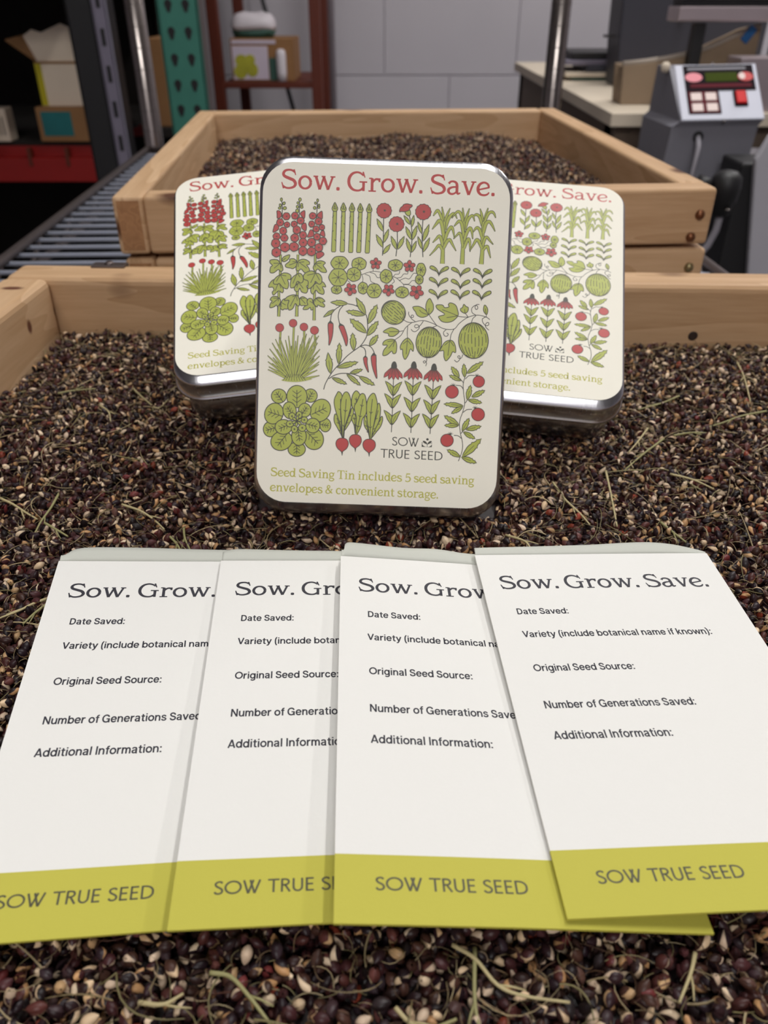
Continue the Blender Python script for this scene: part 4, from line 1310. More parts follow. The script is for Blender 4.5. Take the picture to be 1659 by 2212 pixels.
def make_label_print():
    p = Print()
    CREAM, RED, GRN, DRK, OLV = 0, 1, 2, 3, 4
    # base sheet of the label
    q = []
    hw, v0, v1, r = TIN_W / 2 - 0.0019, 0.0040, TIN_H - 0.0034, 0.0108
    for cx, cy, a0 in ((hw - r, v1 - r, 0), (-hw + r, v1 - r, PI / 2), (-hw + r, v0 + r, PI), (hw - r, v0 + r, 1.5 * PI)):
        for k in range(9):
            a = a0 + PI / 2 * k / 8
            q.append((cx + r * math.cos(a), cy + r * math.sin(a)))
    p.poly(q, CREAM)
    for (x, y) in q:  # paper edge
        p.V.append((x, y, -0.00009))
    n = len(q)
    for k in range(n):
        p.F.append((k, n + k, n + (k + 1) % n, (k + 1) % n)); p.MI.append(CREAM)
    BASE = 4e-6

    def sheet(*a):
        p.sheet(*a)
        p.lvl = 6
    # titles
    sheet(0, 0, 1)
    lettering(p, SER, 'Sow. Grow. Save.', (607, 407.3), (1071, 424.3), (1.2, -43.0), RED)
    lettering(p, SER, 'Seed Saving Tin includes 5 seed saving', (584.5, 1028), (1024, 1047.2), (0.7, -18.6), OLV, wt=1.12)
    lettering(p, SER, 'envelopes & convenient storage.', (583, 1060.5), (947, 1077.2), (0.7, -18.6), OLV, wt=1.12)

    # hollyhocks -----------------------------------------------------
    sheet(570, 420, 11.06)
    for pts in ([(430, 150), (440, 330), (435, 600)], [(850, 150), (850, 320), (845, 560)], [(1285, 150), (1272, 330), (1262, 560)]):
        p.line(pts, 1.1)
    for cx, cy, rx, ry, ro in ((420, 125, 25, 42, 0), (482, 215, 30, 38, .5), (395, 262, 26, 38, -.2), (380, 328, 36, 28, 0), (500, 330, 42, 38, -.3),
                               (864, 125, 32, 42, 0), (818, 208, 26, 34, -.4), (902, 262, 28, 46, .1), (805, 298, 30, 36, -.3), (905, 305, 34, 30, .2), (798, 395, 40, 44, 0),
                               (1285, 145, 22, 38, 0), (1235, 210, 25, 28, -.3), (1318, 265, 22, 34, .1), (1215, 325, 32, 36, -.3), (1312, 310, 28, 28, .1)):
        p.oval(cx, cy, rx, ry, GRN, 0.9, ro, n=16)
    for hp in ([(315, 395), (385, 400), (425, 480), (405, 545), (325, 575), (315, 480)], [(265, 725), (330, 720), (355, 830), (225, 910), (232, 810)],
               [(870, 455), (970, 385), (985, 470), (970, 575), (920, 540)], [(920, 710), (1000, 690), (1020, 800), (990, 875), (900, 800)],
               [(1275, 490), (1380, 400), (1402, 480), (1390, 590), (1310, 555)], [(1110, 850), (1175, 870), (1190, 990), (1045, 1025), (1070, 930)],
               [(1385, 870), (1440, 880), (1455, 1010), (1345, 960)], [(1260, 1400), (1380, 1370), (1440, 1430), (1375, 1500), (1290, 1540), (1255, 1480)]):
        p.blob(hp, RED, 0.9)
    for i, (cx, cy, r) in enumerate(((540, 525, 88), (390, 672, 86), (553, 725, 70), (462, 872, 86), (305, 1005, 86), (490, 1040, 90), (285, 1172, 104), (300, 1388, 110), (505, 1265, 112),
                      (742, 512, 82), (880, 630, 86), (725, 712, 74), (788, 850, 92), (740, 1040, 98), (938, 975, 86), (938, 1152, 98), (722, 1255, 110), (932, 1355, 102),
                      (1168, 515, 82), (1308, 648, 86), (1143, 712, 72), (1250, 830, 76), (1388, 790, 66), (1270, 1015, 80), (1412, 1118, 92), (1140, 1150, 98), (1312, 1275, 96), (1138, 1368, 104))):
        p.oval(cx, cy, r, r * (1.0 + 0.04 * math.sin(i * 2.3)), RED, 0.9, wob=0.035, ph=i * 1.3, n=30)
        p.star(cx + 4, cy, r * 0.22, 5, 0.8, i)
    sheet(570, 550, 11.06)
    for pts in ([(400, 0, 34), (395, 400, 34), (360, 900, 36), (355, 1480, 46)], [(815, 0, 34), (808, 420, 34), (800, 900, 38), (785, 1480, 52)], [(1228, 0, 34), (1222, 400, 34), (1210, 930, 38), (1200, 1570, 48)]):
        p.ribbon(pts, GRN)
    hl = [[(430, 130), (470, 60), (550, 20), (620, 10), (600, 90), (540, 150), (470, 172)],
          [(385, 195), (330, 130), (230, 118), (150, 140), (150, 200), (205, 262), (160, 300), (150, 425), (240, 435), (345, 360), (400, 405), (455, 370), (440, 260)],
          [(790, 170), (720, 100), (620, 110), (615, 160), (520, 240), (530, 300), (640, 325), (700, 335), (790, 260)],
          [(815, 170), (900, 115), (1000, 120), (1090, 180), (1080, 240), (1025, 250), (1080, 330), (1085, 410), (980, 435), (890, 345), (840, 385), (775, 375), (775, 280)],
          [(1230, 210), (1300, 155), (1400, 155), (1470, 200), (1420, 260), (1480, 350), (1490, 425), (1370, 415), (1290, 345), (1225, 405), (1180, 330), (1190, 270)],
          [(230, 600), (140, 690), (115, 780), (210, 780), (240, 850), (200, 900), (235, 970), (350, 870), (440, 915), (470, 840), (420, 720), (330, 640)],
          [(395, 480), (470, 440), (580, 450), (650, 510), (630, 600), (570, 600), (595, 700), (560, 820), (450, 780), (370, 690), (330, 710), (235, 700), (240, 610), (310, 530)],
          [(830, 680), (900, 600), (990, 590), (1070, 650), (1095, 740), (1020, 750), (1050, 840), (1010, 920), (900, 890), (860, 800), (820, 880), (750, 870), (730, 780)],
          [(1230, 700), (1320, 660), (1420, 660), (1480, 770), (1400, 770), (1440, 870), (1420, 950), (1310, 920), (1240, 850), (1180, 945), (1125, 900), (1125, 810), (1180, 740)],
          [(815, 455), (890, 460), (940, 540), (935, 640), (880, 680), (800, 640), (740, 770), (640, 790), (640, 640), (690, 540)],
          [(1235, 440), (1150, 390), (1030, 420), (950, 490), (960, 590), (1060, 640), (1050, 810), (1130, 790), (1215, 690), (1230, 640), (1320, 710), (1385, 660), (1380, 540), (1320, 460)],
          [(360, 1040), (300, 1000), (200, 1010), (150, 1080), (195, 1110), (150, 1190), (150, 1270), (250, 1245), (300, 1205), (330, 1245), (395, 1150), (400, 1090)],
          [(420, 1130), (480, 1060), (580, 1080), (600, 1180), (570, 1295), (490, 1300), (450, 1325), (395, 1280), (395, 1200)],
          [(870, 1030), (950, 1010), (1040, 1070), (1030, 1110), (1050, 1220), (960, 1215), (880, 1215), (850, 1120)],
          [(780, 970), (680, 965), (560, 1010), (490, 1100), (600, 1095), (570, 1210), (600, 1325), (690, 1290), (750, 1170), (800, 1225), (850, 1210), (850, 1090), (820, 1000)],
          [(1180, 1170), (1150, 1060), (1070, 1055), (1030, 1130), (1050, 1200), (970, 1240), (940, 1310), (1040, 1310), (1110, 1265), (1130, 1325), (1200, 1300), (1225, 1230)],
          [(1240, 1050), (1310, 1020), (1400, 1050), (1460, 1120), (1400, 1140), (1450, 1200), (1440, 1255), (1350, 1235), (1290, 1205), (1270, 1255), (1210, 1200), (1195, 1110)]]
    vn = [[(440, 150), (520, 85)], [(385, 205), (235, 210)], [(385, 210), (250, 325)], [(395, 210), (415, 325)], [(790, 175), (690, 170)], [(790, 185), (610, 250)], [(850, 185), (960, 175)], [(850, 190), (1020, 320)], [(825, 190), (820, 290)],
          [(1240, 215), (1370, 205)], [(1245, 225), (1390, 340)], [(1225, 225), (1225, 300)], [(330, 720), (270, 870)], [(380, 720), (410, 800)], [(400, 485), (530, 510)], [(400, 490), (510, 710)], [(385, 500), (300, 640)],
          [(820, 690), (790, 790)], [(850, 690), (940, 810)], [(1260, 740), (1350, 860)], [(1190, 750), (1180, 830)], [(790, 460), (695, 690)], [(815, 460), (860, 540)], [(1225, 450), (1040, 495)], [(1225, 460), (1120, 670)], [(1245, 460), (1330, 610)],
          [(355, 1045), (230, 1040)], [(350, 1050), (200, 1170)], [(350, 1050), (345, 1110)], [(420, 1145), (520, 1205)], [(405, 1160), (425, 1250)], [(870, 1040), (970, 1045)], [(880, 1050), (990, 1170)],
          [(765, 975), (690, 1010)], [(765, 980), (630, 1235)], [(775, 985), (800, 1100)], [(1180, 1165), (1100, 1115)], [(1245, 1050), (1350, 1050)], [(1250, 1060), (1370, 1150)], [(1225, 1060), (1230, 1120)]]
    for h in hl:
        p.blob(h, GRN, 1.0)
    for v in vn: p.line(v, 0.75, smooth=False)
    for a, b, w1, w2 in (((370, 1250), (355, 1480), 44, 46), ((790, 1235), (785, 1480), 48, 52), ((1205, 1250), (1200, 1570), 40, 48)):
        p.ribbon([(*a, w1), ((a[0] + b[0]) / 2, (a[1] + b[1]) / 2, (w1 + w2) / 2), (*b, w2)], GRN)

    # asparagus ------------------------------------------------------
    sheet(530, 310, 2.765)
    for (x0, y0), (x1, y1) in (((535, 352), (527, 648)), ((586, 354), (579, 648)), ((637, 355), (629, 652)), ((687, 358), (677, 652)), ((740, 360), (728, 655))):
        p.blob([(x0 - 10, y0 + 50), (x1 - 13, y1 - 6), (x1 - 10, y1), (x1 + 10, y1), (x1 + 13, y1 - 6), (x0 + 11, y0 + 50)], GRN, 0.9, smooth=False)
        p.blob([(x0, y0), (x0 + 11, y0 + 20), (x0 + 17, y0 + 36), (x0 + 12, y0 + 50), (x0, y0 + 54), (x0 - 12, y0 + 50), (x0 - 17, y0 + 36), (x0 - 11, y0 + 20)], GRN, 0.9)
        p.line([(x0 - 13, y0 + 26), (x0 - 4, y0 + 40), (x0 + 2, y0 + 24)], 0.7)
        p.line([(x0 + 13, y0 + 26), (x0 + 6, y0 + 42), (x0 - 4, y0 + 22)], 0.7)
        p.line([(x0, y0 + 8), (x0, y0 + 22)], 0.7)
        for k, f in enumerate((0.3, 0.45, 0.6, 0.78)):
            xx, yy = x0 + (x1 - x0) * f, y0 + (y1 - y0) * f
            s = 1 if k % 2 else -1
            p.line([(xx + s * 12, yy), (xx + s * 5, yy - 9)], 0.8)

    # carnations -----------------------------------------------------
    sheet(800, 430, 11.85)
    for pts in ([(340, 480), (335, 850), (325, 1200), (310, 1440)], [(690, 850), (690, 1150), (655, 1460)], [(1000, 430), (1050, 700), (1065, 1050), (1020, 1480)], [(1345, 530), (1325, 900), (1330, 1200), (1345, 1480)]):
        p.line(pts, 1.15)
    for b, t, w in (((330, 830), (165, 500), .30), ((320, 1240), (150, 905), .32), ((340, 1120), (470, 765), .28), ((325, 1410), (515, 1155), .34), ((670, 1290), (530, 945), .30), ((700, 1290), (870, 950), .30),
                    ((1020, 655), (855, 420), .30), ((1058, 720), (1115, 410), .26), ((1050, 1040), (905, 700), .28), ((1075, 1050), (1190, 680), .28), ((1035, 1370), (920, 1000), .26), ((1055, 1370), (1180, 1070), .28),
                    ((1318, 890), (1215, 580), .26), ((1345, 1085), (1505, 645), .26), ((1320, 1280), (1215, 955), .26), ((1350, 1360), (1520, 985), .26)):
        p.leaf(b, t, w, GRN, vein=False, serr=1, ow=0.9)
    for cx, cy, r in ((352, 300, 190), (672, 645, 192), (1355, 332, 200)):
        q = [(cx + r * (1 + 0.035 * math.cos(13 * a)) * math.cos(a), cy + r * (1 + 0.035 * math.cos(13 * a)) * math.sin(a)) for a in [2 * PI * k / 52 for k in range(52)]]
        p.blob(q, RED, 0.8, smooth=False)
        for rr in (0.72, 0.48, 0.25):
            q = [(cx + 14 + r * rr * (1 + 0.05 * math.cos(9 * a + rr * 5)) * math.cos(a), cy + r * rr * (1 + 0.05 * math.cos(9 * a + rr * 5)) * math.sin(a)) for a in [2 * PI * k / 40 for k in range(40)]]
            p.stroke(q, 0.45 * p.s, 5, closed=True)
        p.star(cx + 16, cy - 5, r * 0.16, 7, 0.8)
    p.blob([(890, 330), (1000, 270), (1030, 380), (990, 435), (930, 410)], GRN, 0.9)
    p.blob([(745, 325), (770, 230), (830, 180), (850, 145), (940, 122), (1010, 140), (1060, 150), (1070, 190), (1010, 240), (990, 290), (890, 325), (800, 320)], RED, 0.9)
    p.line([(800, 270), (900, 215), (1010, 200)], 0.6, 5)

    # corn -----------------------------------------------------------
    sheet(910, 430, 9.618)
    def cornplant(stalk, leaves):
        for lf in leaves[:len(leaves) // 2]: p.ribbon(lf, GRN, 0.8)
        p.ribbon(stalk, GRN, 0.9)
        for lf in leaves[len(leaves) // 2:]: p.ribbon(lf, GRN, 0.8)
    cornplant([(438, 1345, 78), (445, 1150, 66), (450, 1000, 62), (468, 700, 54), (478, 480, 44)],
              [[(470, 520, 30), (455, 330, 36), (430, 160, 2)], [(490, 480, 30), (535, 340, 40), (600, 190, 2)], [(455, 520, 40), (410, 360, 48), (345, 240, 46), (290, 290, 32), (248, 355, 2)],
               [(495, 640, 40), (560, 420, 54), (650, 310, 42), (700, 320, 30), (745, 415, 2)], [(465, 760, 56), (425, 520, 60), (375, 450, 56), (310, 520, 40), (225, 632, 2)],
               [(480, 900, 48), (540, 700, 54), (620, 585, 54), (660, 650, 34), (690, 820, 2)], [(445, 1010, 44), (420, 850, 54), (375, 770, 48), (310, 830, 32), (235, 908, 2)],
               [(470, 1010, 48), (530, 890, 54), (590, 845, 48), (640, 930, 36), (722, 1082, 2)], [(435, 1060, 40), (405, 1000, 48), (360, 965, 44), (290, 1050, 28), (170, 1180, 2)]])
    cornplant([(848, 1355, 78), (858, 1150, 68), (865, 1000, 60), (878, 700, 52), (885, 480, 40)],
              [[(878, 520, 28), (872, 330, 34), (860, 180, 2)], [(905, 480, 32), (950, 350, 40), (1000, 195, 2)], [(870, 520, 38), (830, 330, 48), (770, 262, 44), (700, 310, 24), (632, 402, 2)],
               [(905, 640, 40), (970, 430, 50), (1050, 345, 38), (1080, 370, 26), (1108, 468, 2)], [(870, 700, 50), (840, 520, 52), (790, 460, 46), (740, 500, 32), (680, 570, 2)],
               [(890, 860, 46), (950, 690, 54), (1015, 605, 54), (1050, 680, 36), (1068, 835, 2)], [(855, 940, 44), (830, 780, 48), (795, 710, 40), (750, 740, 26), (668, 830, 2)],
               [(885, 1030, 44), (945, 880, 52), (985, 830, 46), (1010, 920, 34), (1012, 1100, 2)]])
    cornplant([(1245, 1355, 80), (1262, 1150, 66), (1270, 1000, 62), (1275, 700, 56), (1290, 480, 40)],
              [[(1280, 480, 30), (1255, 330, 36), (1222, 200, 2)], [(1300, 480, 32), (1345, 330, 38), (1388, 185, 2)], [(1265, 560, 38), (1215, 380, 46), (1150, 325, 40), (1090, 350, 14)],
               [(1315, 480, 36), (1390, 310, 46), (1465, 270, 44), (1515, 310, 30), (1545, 395, 2)], [(1290, 700, 52), (1340, 520, 58), (1410, 470, 50), (1470, 540, 36), (1532, 675, 2)],
               [(1255, 790, 42), (1215, 650, 50), (1165, 595, 44), (1120, 625, 28), (1075, 690, 2)], [(1275, 980, 44), (1320, 830, 48), (1365, 795, 42), (1420, 860, 28), (1495, 948, 2)],
               [(1250, 1010, 44), (1195, 880, 54), (1145, 850, 48), (1095, 930, 34), (1005, 1080, 2)], [(1290, 1060, 36), (1330, 1000, 46), (1375, 990, 46), (1400, 1080, 34), (1438, 1228, 2)]])
    # seedlings
    for x, y in ((365, 1600), (812, 1630), (1268, 1655), (352, 1840), (808, 1880), (1260, 1865), (345, 2090), (800, 2100), (1248, 2110)):
        p.blob([(x, y - 20), (x - 45, y - 90), (x - 130, y - 130), (x - 185, y - 165), (x - 175, y - 205), (x - 130, y - 210), (x - 60, y - 165), (x - 15, y - 90)], GRN, 0.95)
        p.blob([(x, y - 20), (x + 25, y - 95), (x + 80, y - 160), (x + 150, y - 195), (x + 195, y - 190), (x + 200, y - 150), (x + 150, y - 115), (x + 60, y - 75)], GRN, 0.95)
        p.line([(x - 90, y - 150), (x - 10, y - 50)], 0.7); p.line([(x + 110, y - 150), (x + 15, y - 60)], 0.7)
        p.poly([(x - 22, y - 70), (x, y - 40), (x + 32, y - 72), (x + 10, y - 20), (x, y + 15), (x - 12, y - 20)], DRK)

    # nasturtium -----------------------------------------------------
    sheet(700, 540, 7.213)
    for pts in ([(580, 385), (750, 335), (880, 345)], [(1060, 415), (1130, 440), (1230, 530), (1245, 580)], [(370, 480), (405, 510)], [(590, 385), (605, 450), (600, 500)], [(640, 380), (710, 410), (730, 490), (790, 520)],
                [(720, 350), (790, 375), (830, 430), (880, 430)], [(765, 335), (765, 300)], [(1080, 415), (1110, 380), (1165, 375), (1180, 330)], [(1130, 440), (1200, 425), (1240, 375), (1300, 375), (1305, 340)],
                [(1170, 480), (1260, 440), (1330, 450), (1390, 370), (1440, 365)], [(1240, 535), (1320, 530), (1370, 480), (1430, 480)], [(1250, 540), (1330, 545), (1385, 580)], [(1065, 430), (1095, 490), (1060, 525)]):
        p.line(pts, 0.75)
    for i, (cx, cy, rx, ry) in enumerate(((243, 205, 135, 108), (545, 218, 114, 98), (195, 620, 82, 66), (222, 428, 146, 138), (465, 382, 110, 108), (605, 595, 78, 92), (780, 637, 115, 112),
                                          (1112, 240, 114, 88), (968, 412, 95, 106), (1510, 312, 74, 106), (1483, 462, 62, 72), (1215, 660, 104, 86))):
        p.oval(cx, cy, rx, ry, GRN, 1.0, wob=0.03, ph=i * 2.1)
        p.star(cx, cy, min(rx, ry) * 0.74, 7, 0.8, i)
    def nflower(cx, cy, r, ph):
        for k in range(5):
            a = ph + 2 * PI * k / 5
            p.oval(cx + r * 0.58 * math.cos(a), cy + r * 0.58 * math.sin(a), r * 0.46, r * 0.37, RED, 0.8, rot=a, n=14)
        p.star(cx, cy, r * 0.3, 5, 0.9, ph)
    for cx, cy, r, ph in ((805, 215, 88, -1.5), (1330, 255, 90, -1.55), (415, 615, 96, -2.0), (1005, 625, 92, -0.9), (1440, 655, 108, -1.0)):
        nflower(cx, cy, r, ph)

    # chives ---------------------------------------------------------
    sheet(530, 700, 2.765)
    for (bx, by, r), tx in zip(((205, 22, 25), (285, -5, 24), (350, 18, 24), (413, 38, 25)), (225, 285, 338, 400)):
        p.ribbon([(292, 335, 5), (bx * .6 + tx * .4, 160, 8), (bx + (2 if bx > 290 else 5), by + 20, 8)], GRN, 0.7)
        p.oval(bx, by, r, r, RED, 0.6)
    for i, (tx, ty) in enumerate(((133, 188), (145, 148), (160, 112), (180, 90), (205, 78), (258, 70), (240, 95), (315, 68), (300, 100), (345, 80), (366, 58), (385, 82), (402, 66), (425, 78), (438, 70), (432, 112), (446, 150), (430, 165),
                               (444, 190), (442, 225), (135, 225), (140, 255), (148, 278), (135, 272), (430, 275), (443, 308), (415, 255), (440, 240), (165, 200), (190, 150), (220, 130), (400, 150), (380, 130), (330, 120), (275, 130), (412, 205), (160, 235))):
        b = (270 + (tx - 290) * 0.10 + 20, 340)
        m_ = (b[0] + (tx - b[0]) * 0.52 + (tx - 290) * -0.02, 340 + (ty - 340) * 0.55)
        p.ribbon([(b[0], b[1], 8), (m_[0], m_[1], 9.5), (tx, ty, 1.5)], GRN, 0.55)
    p.poly(catmull([(215, 335), (260, 322), (300, 318), (350, 325), (400, 328), (330, 344), (270, 345)], True), GRN)
    for k in range(9):
        p.line([(225 + k * 17, 338), (250 + k * 10, 300)], 0.6, smooth=False)

    # chilli ---------------------------------------------------------
    sheet(690, 630, 10.057)
    for pts in ([(95, 2120), (130, 2000), (230, 1820), (350, 1660), (470, 1540), (600, 1400), (740, 1290), (880, 1190), (960, 1090), (1020, 980), (1045, 850), (1045, 700), (1020, 520), (900, 370), (760, 295), (620, 265)],
                [(520, 300), (440, 400), (410, 540), (435, 690)], [(460, 305), (340, 390), (265, 490), (240, 640)], [(880, 1190), (960, 1220), (1000, 1290), (1005, 1390)], [(890, 1185), (1000, 1160), (1100, 1190), (1160, 1260), (1190, 1330)],
                [(210, 1890), (300, 1830), (450, 1780), (640, 1780), (760, 1800), (870, 1840)]):
        p.line(pts, 1.1)
    for b, t, w, s in (((620, 262), (240, 232), .32, 1), ((330, 390), (85, 555), .28, 0), ((1005, 500), (795, 130), .33, 1), ((990, 510), (575, 425), .30, 2), ((1060, 700), (1255, 280), .33, 2), ((1025, 900), (660, 590), .36, 2),
                       ((1035, 960), (1280, 640), .36, 2), ((1085, 1180), (1275, 940), .42, 2), ((745, 1280), (720, 895), .36, 2), ((420, 1580), (435, 1110), .27, 2), ((380, 1650), (845, 1530), .26, 2), ((240, 1780), (185, 1320), .32, 1),
                       ((270, 1870), (600, 2010), .28, 2), ((590, 1785), (895, 2040), .26, 2), ((660, 1775), (940, 1690), .32, 2), ((860, 1840), (1205, 2035), .30, 2)):
        p.leaf(b, t, w, GRN, True, s, 1.0)
    for q in ([(195, 680), (290, 685), (298, 820), (280, 980), (240, 1110), (205, 1165), (205, 1000), (190, 850)], [(425, 745), (515, 730), (570, 850), (610, 1000), (610, 1110), (580, 1180), (530, 1030), (470, 880)],
              [(960, 1430), (1035, 1430), (1040, 1560), (1068, 1755), (1010, 1660), (968, 1540)], [(1130, 1395), (1225, 1390), (1235, 1600), (1250, 1890), (1180, 1740), (1135, 1560)]):
        p.blob(q, RED, 0.9)
    for q in ([(240, 620), (290, 680), (295, 705), (240, 690), (190, 700), (205, 660)], [(440, 680), (520, 725), (510, 745), (460, 745), (415, 775), (425, 720)], [(1003, 1380), (1045, 1440), (1000, 1428), (955, 1445), (975, 1405)], [(1190, 1320), (1250, 1400), (1185, 1388), (1125, 1410), (1150, 1350)]):
        p.poly(q, DRK)

    # melon vine -----------------------------------------------------
    sheet(810, 630, 6.381)
    for pts in ([(385, 385), (450, 420), (520, 425), (620, 402), (700, 405), (800, 440), (860, 470), (960, 515), (1090, 515), (1160, 440), (1270, 360), (1390, 325), (1480, 335), (1540, 355), (1580, 385)],
                [(510, 425), (420, 500), (360, 600), (275, 665)], [(385, 540), (335, 550)], [(452, 480), (445, 560), (448, 640)], [(745, 320), (800, 400), (850, 465)], [(800, 490), (850, 470)], [(1140, 340), (1220, 350), (1285, 352)],
                [(1245, 300), (1285, 352)], [(1090, 515), (1050, 590), (1035, 665)], [(1390, 335), (1350, 370), (1330, 425)], [(1535, 350), (1535, 315)],
                [(550, 410), (500, 370), (505, 325), (530, 330), (525, 355), (490, 355), (465, 315), (465, 280)], [(665, 410), (620, 470), (570, 500), (545, 480), (565, 455), (605, 470), (605, 510), (560, 550), (520, 545), (500, 520)],
                [(980, 525), (945, 560), (955, 605), (990, 615), (1010, 590), (990, 570)], [(1390, 325), (1340, 290), (1335, 230), (1380, 190), (1410, 200), (1415, 235), (1390, 245), (1380, 210), (1400, 180), (1435, 178)],
                [(1520, 350), (1480, 380), (1490, 430), (1530, 470), (1565, 460), (1565, 430), (1540, 430), (1520, 470), (1540, 505), (1568, 530)], [(715, 910), (710, 960), (680, 985), (665, 965), (690, 955), (710, 985), (700, 1025)],
                [(1210, 870), (1190, 915), (1155, 920), (1140, 895), (1165, 885), (1170, 930), (1130, 970), (1095, 945)]):
        p.line(pts, 0.85)
    for q in ([(525, 210), (610, 205), (690, 250), (735, 320), (660, 355), (600, 340), (570, 310), (560, 280), (535, 250)], [(740, 315), (700, 230), (715, 140), (755, 95), (790, 150), (805, 190), (800, 260)],
              [(1145, 330), (1140, 260), (1110, 185), (1040, 155), (1010, 180), (1020, 210), (960, 220), (930, 185), (845, 188), (860, 240), (960, 310), (900, 335), (875, 350), (920, 410), (1000, 425), (1080, 400)],
              [(1240, 300), (1185, 270), (1180, 235), (1205, 220), (1225, 175), (1255, 205), (1285, 220), (1280, 270)], [(1535, 318), (1495, 260), (1510, 185), (1545, 220), (1555, 270)],
              [(335, 550), (270, 505), (200, 500), (112, 555), (185, 580), (190, 610), (260, 615)], [(275, 670), (210, 655), (130, 680), (108, 735), (170, 740), (120, 810), (110, 880), (170, 870), (230, 820), (250, 855), (290, 840), (300, 740)],
              [(448, 640), (390, 680), (350, 750), (355, 800), (378, 795), (385, 880), (415, 935), (460, 870), (490, 790), (525, 825), (530, 740), (490, 670)],
              [(1030, 670), (960, 700), (910, 780), (895, 820), (945, 815), (950, 900), (980, 955), (1040, 890), (1070, 830), (1110, 840), (1110, 760), (1080, 690)]):
        p.blob(q, GRN, 0.95)
    for v in ([(735, 320), (650, 290), (615, 255)], [(740, 310), (745, 230)], [(1140, 335), (1060, 300), (930, 250)], [(1130, 335), (990, 360)], [(1240, 295), (1235, 245)], [(1530, 300), (1520, 235)], [(330, 550), (200, 552)], [(270, 680), (190, 780)], [(265, 675), (175, 690)], [(270, 685), (250, 760)],
              [(448, 650), (430, 860)], [(440, 680), (390, 720)], [(455, 680), (495, 730)], [(1030, 680), (1005, 880)], [(1030, 680), (960, 740)], [(1035, 680), (1085, 750)]):
        p.line(v, 0.75)
    def melon(cx, cy, rx, ry, ro, n, sd):
        rr = random.Random(sd)
        p.oval(cx, cy, rx, ry, GRN, 1.1, ro, n=36)
        c, s = math.cos(ro), math.sin(ro)
        for k in range(n):
            f = -0.85 + 1.7 * k / (n - 1)
            t0 = -0.95
            while t0 < 0.85:
                t1 = min(t0 + rr.uniform(0.28, 0.6), 0.97)
                pts = []
                for j in range(5):
                    t = t0 + (t1 - t0) * j / 4
                    x, y = rx * f * math.sqrt(max(0, 1 - t * t)), ry * t
                    pts.append((cx + x * c - y * s, cy + x * s + y * c))
                p.line(pts, 0.8, smooth=False)
                t0 = t1 + rr.uniform(0.08, 0.3)
    melon(255, 288, 158, 172, -0.85, 8, 1)
    melon(742, 700, 176, 212, 0.12, 8, 2)
    melon(1357, 675, 204, 246, -0.02, 8, 3)

    # lettuce --------------------------------------------------------
    sheet(560, 820, 10.369)
    C0 = (845, 930)
    def lleaf(cx, cy, rx, ry, ro=0.0, n=4):
        p.oval(cx, cy, rx, ry, GRN, 1.05, ro, n=30)
        d = np.array([cx - C0[0], cy - C0[1]], float)
        L = np.linalg.norm(d); d /= L
        nr = np.array([-d[1], d[0]])
        c = np.array([cx, cy], float)
        R = min(rx, ry)
        a, b = c - d * R * 0.95, c + d * R * 0.62
        p.line([tuple(a), tuple(b)], 0.9, smooth=False)
        for k in range(n - 1):
            q = c + d * R * (-0.6 + 0.42 * k)
            for s in (1, -1):
                p.line([tuple(q), tuple(q + d * R * 0.32 + nr * s * R * 0.42)], 0.75, smooth=False)
    for a in ((440, 370, 168, 160), (1150, 360, 150, 150), (250, 1110, 158, 172), (1480, 1020, 125, 150), (840, 1560, 195, 160)):
        lleaf(*a)
    for a in ((845, 380, 228, 250), (330, 760, 205, 240, 0.4), (1370, 690, 220, 262, 0.5), (500, 1370, 245, 212, -0.4), (1220, 1330, 220, 240, -0.3)):
        lleaf(*a)
    for a in ((680, 690, 148, 190, -0.2), (1020, 685, 140, 155), (545, 1060, 190, 165), (1200, 1030, 160, 165), (890, 1270, 165, 205)):
        lleaf(*a)
    for cx, cy, rx, ry in ((735, 820, 72, 80), (895, 790, 66, 80), (1010, 905, 76, 72), (690, 990, 84, 72), (790, 1110, 70, 84), (965, 1080, 86, 82)):
        p.oval(cx, cy, rx, ry, GRN, 0.95, n=18)
        p.star(cx, cy, 24, 4, 1.0)
    for k in range(6):
        a = -1.4 + k * PI / 3
        p.oval(C0[0] + 70 * math.cos(a), C0[1] + 70 * math.sin(a), 50, 28, GRN, 0.9, a, n=14)
    p.star(C0[0], C0[1], 45, 6, 1.6)

    # radishes -------------------------------------------------------
    sheet(700, 840, 11.06)
    def rleaf(pts, vein):
        p.blob(pts, GRN, 1.0)
        p.line(vein, 0.9)
        v = catmull(vein, False, 4)
        for k in range(2, len(v) - 2, 3):
            a, b = np.array(v[k - 1][:2]), np.array(v[k][:2])
            d = (b - a) / max(np.linalg.norm(b - a), 1e-6)
            nr = np.array([-d[1], d[0]])
            for s in (1, -1):
                p.line([tuple(b), tuple(b - d * 34 * (1 if d[1] > 0 else -1) + nr * s * 38)], 0.75, smooth=False)
    rleaf([(265, 600), (240, 680), (245, 790), (300, 900), (400, 1080), (440, 1170), (440, 1000), (380, 780), (320, 640)], [(430, 1150), (370, 880), (310, 700)])
    rleaf([(705, 440), (660, 460), (600, 640), (520, 830), (480, 1000), (560, 900), (650, 740), (700, 600)], [(490, 960), (580, 700), (640, 540)])
    rleaf([(350, 65), (310, 110), (250, 240), (245, 380), (300, 600), (400, 900), (430, 1170), (450, 900), (440, 300), (420, 130)], [(430, 1000), (395, 600), (395, 250)])
    rleaf([(530, 72), (460, 130), (400, 320), (400, 560), (430, 900), (440, 1180), (470, 1180), (500, 900), (590, 620), (650, 350), (600, 130)], [(455, 1170), (500, 650), (530, 250)])
    rleaf([(780, 48), (700, 110), (660, 250), (670, 420), (740, 500), (860, 380), (870, 170)], [(740, 480), (770, 300), (770, 210)])
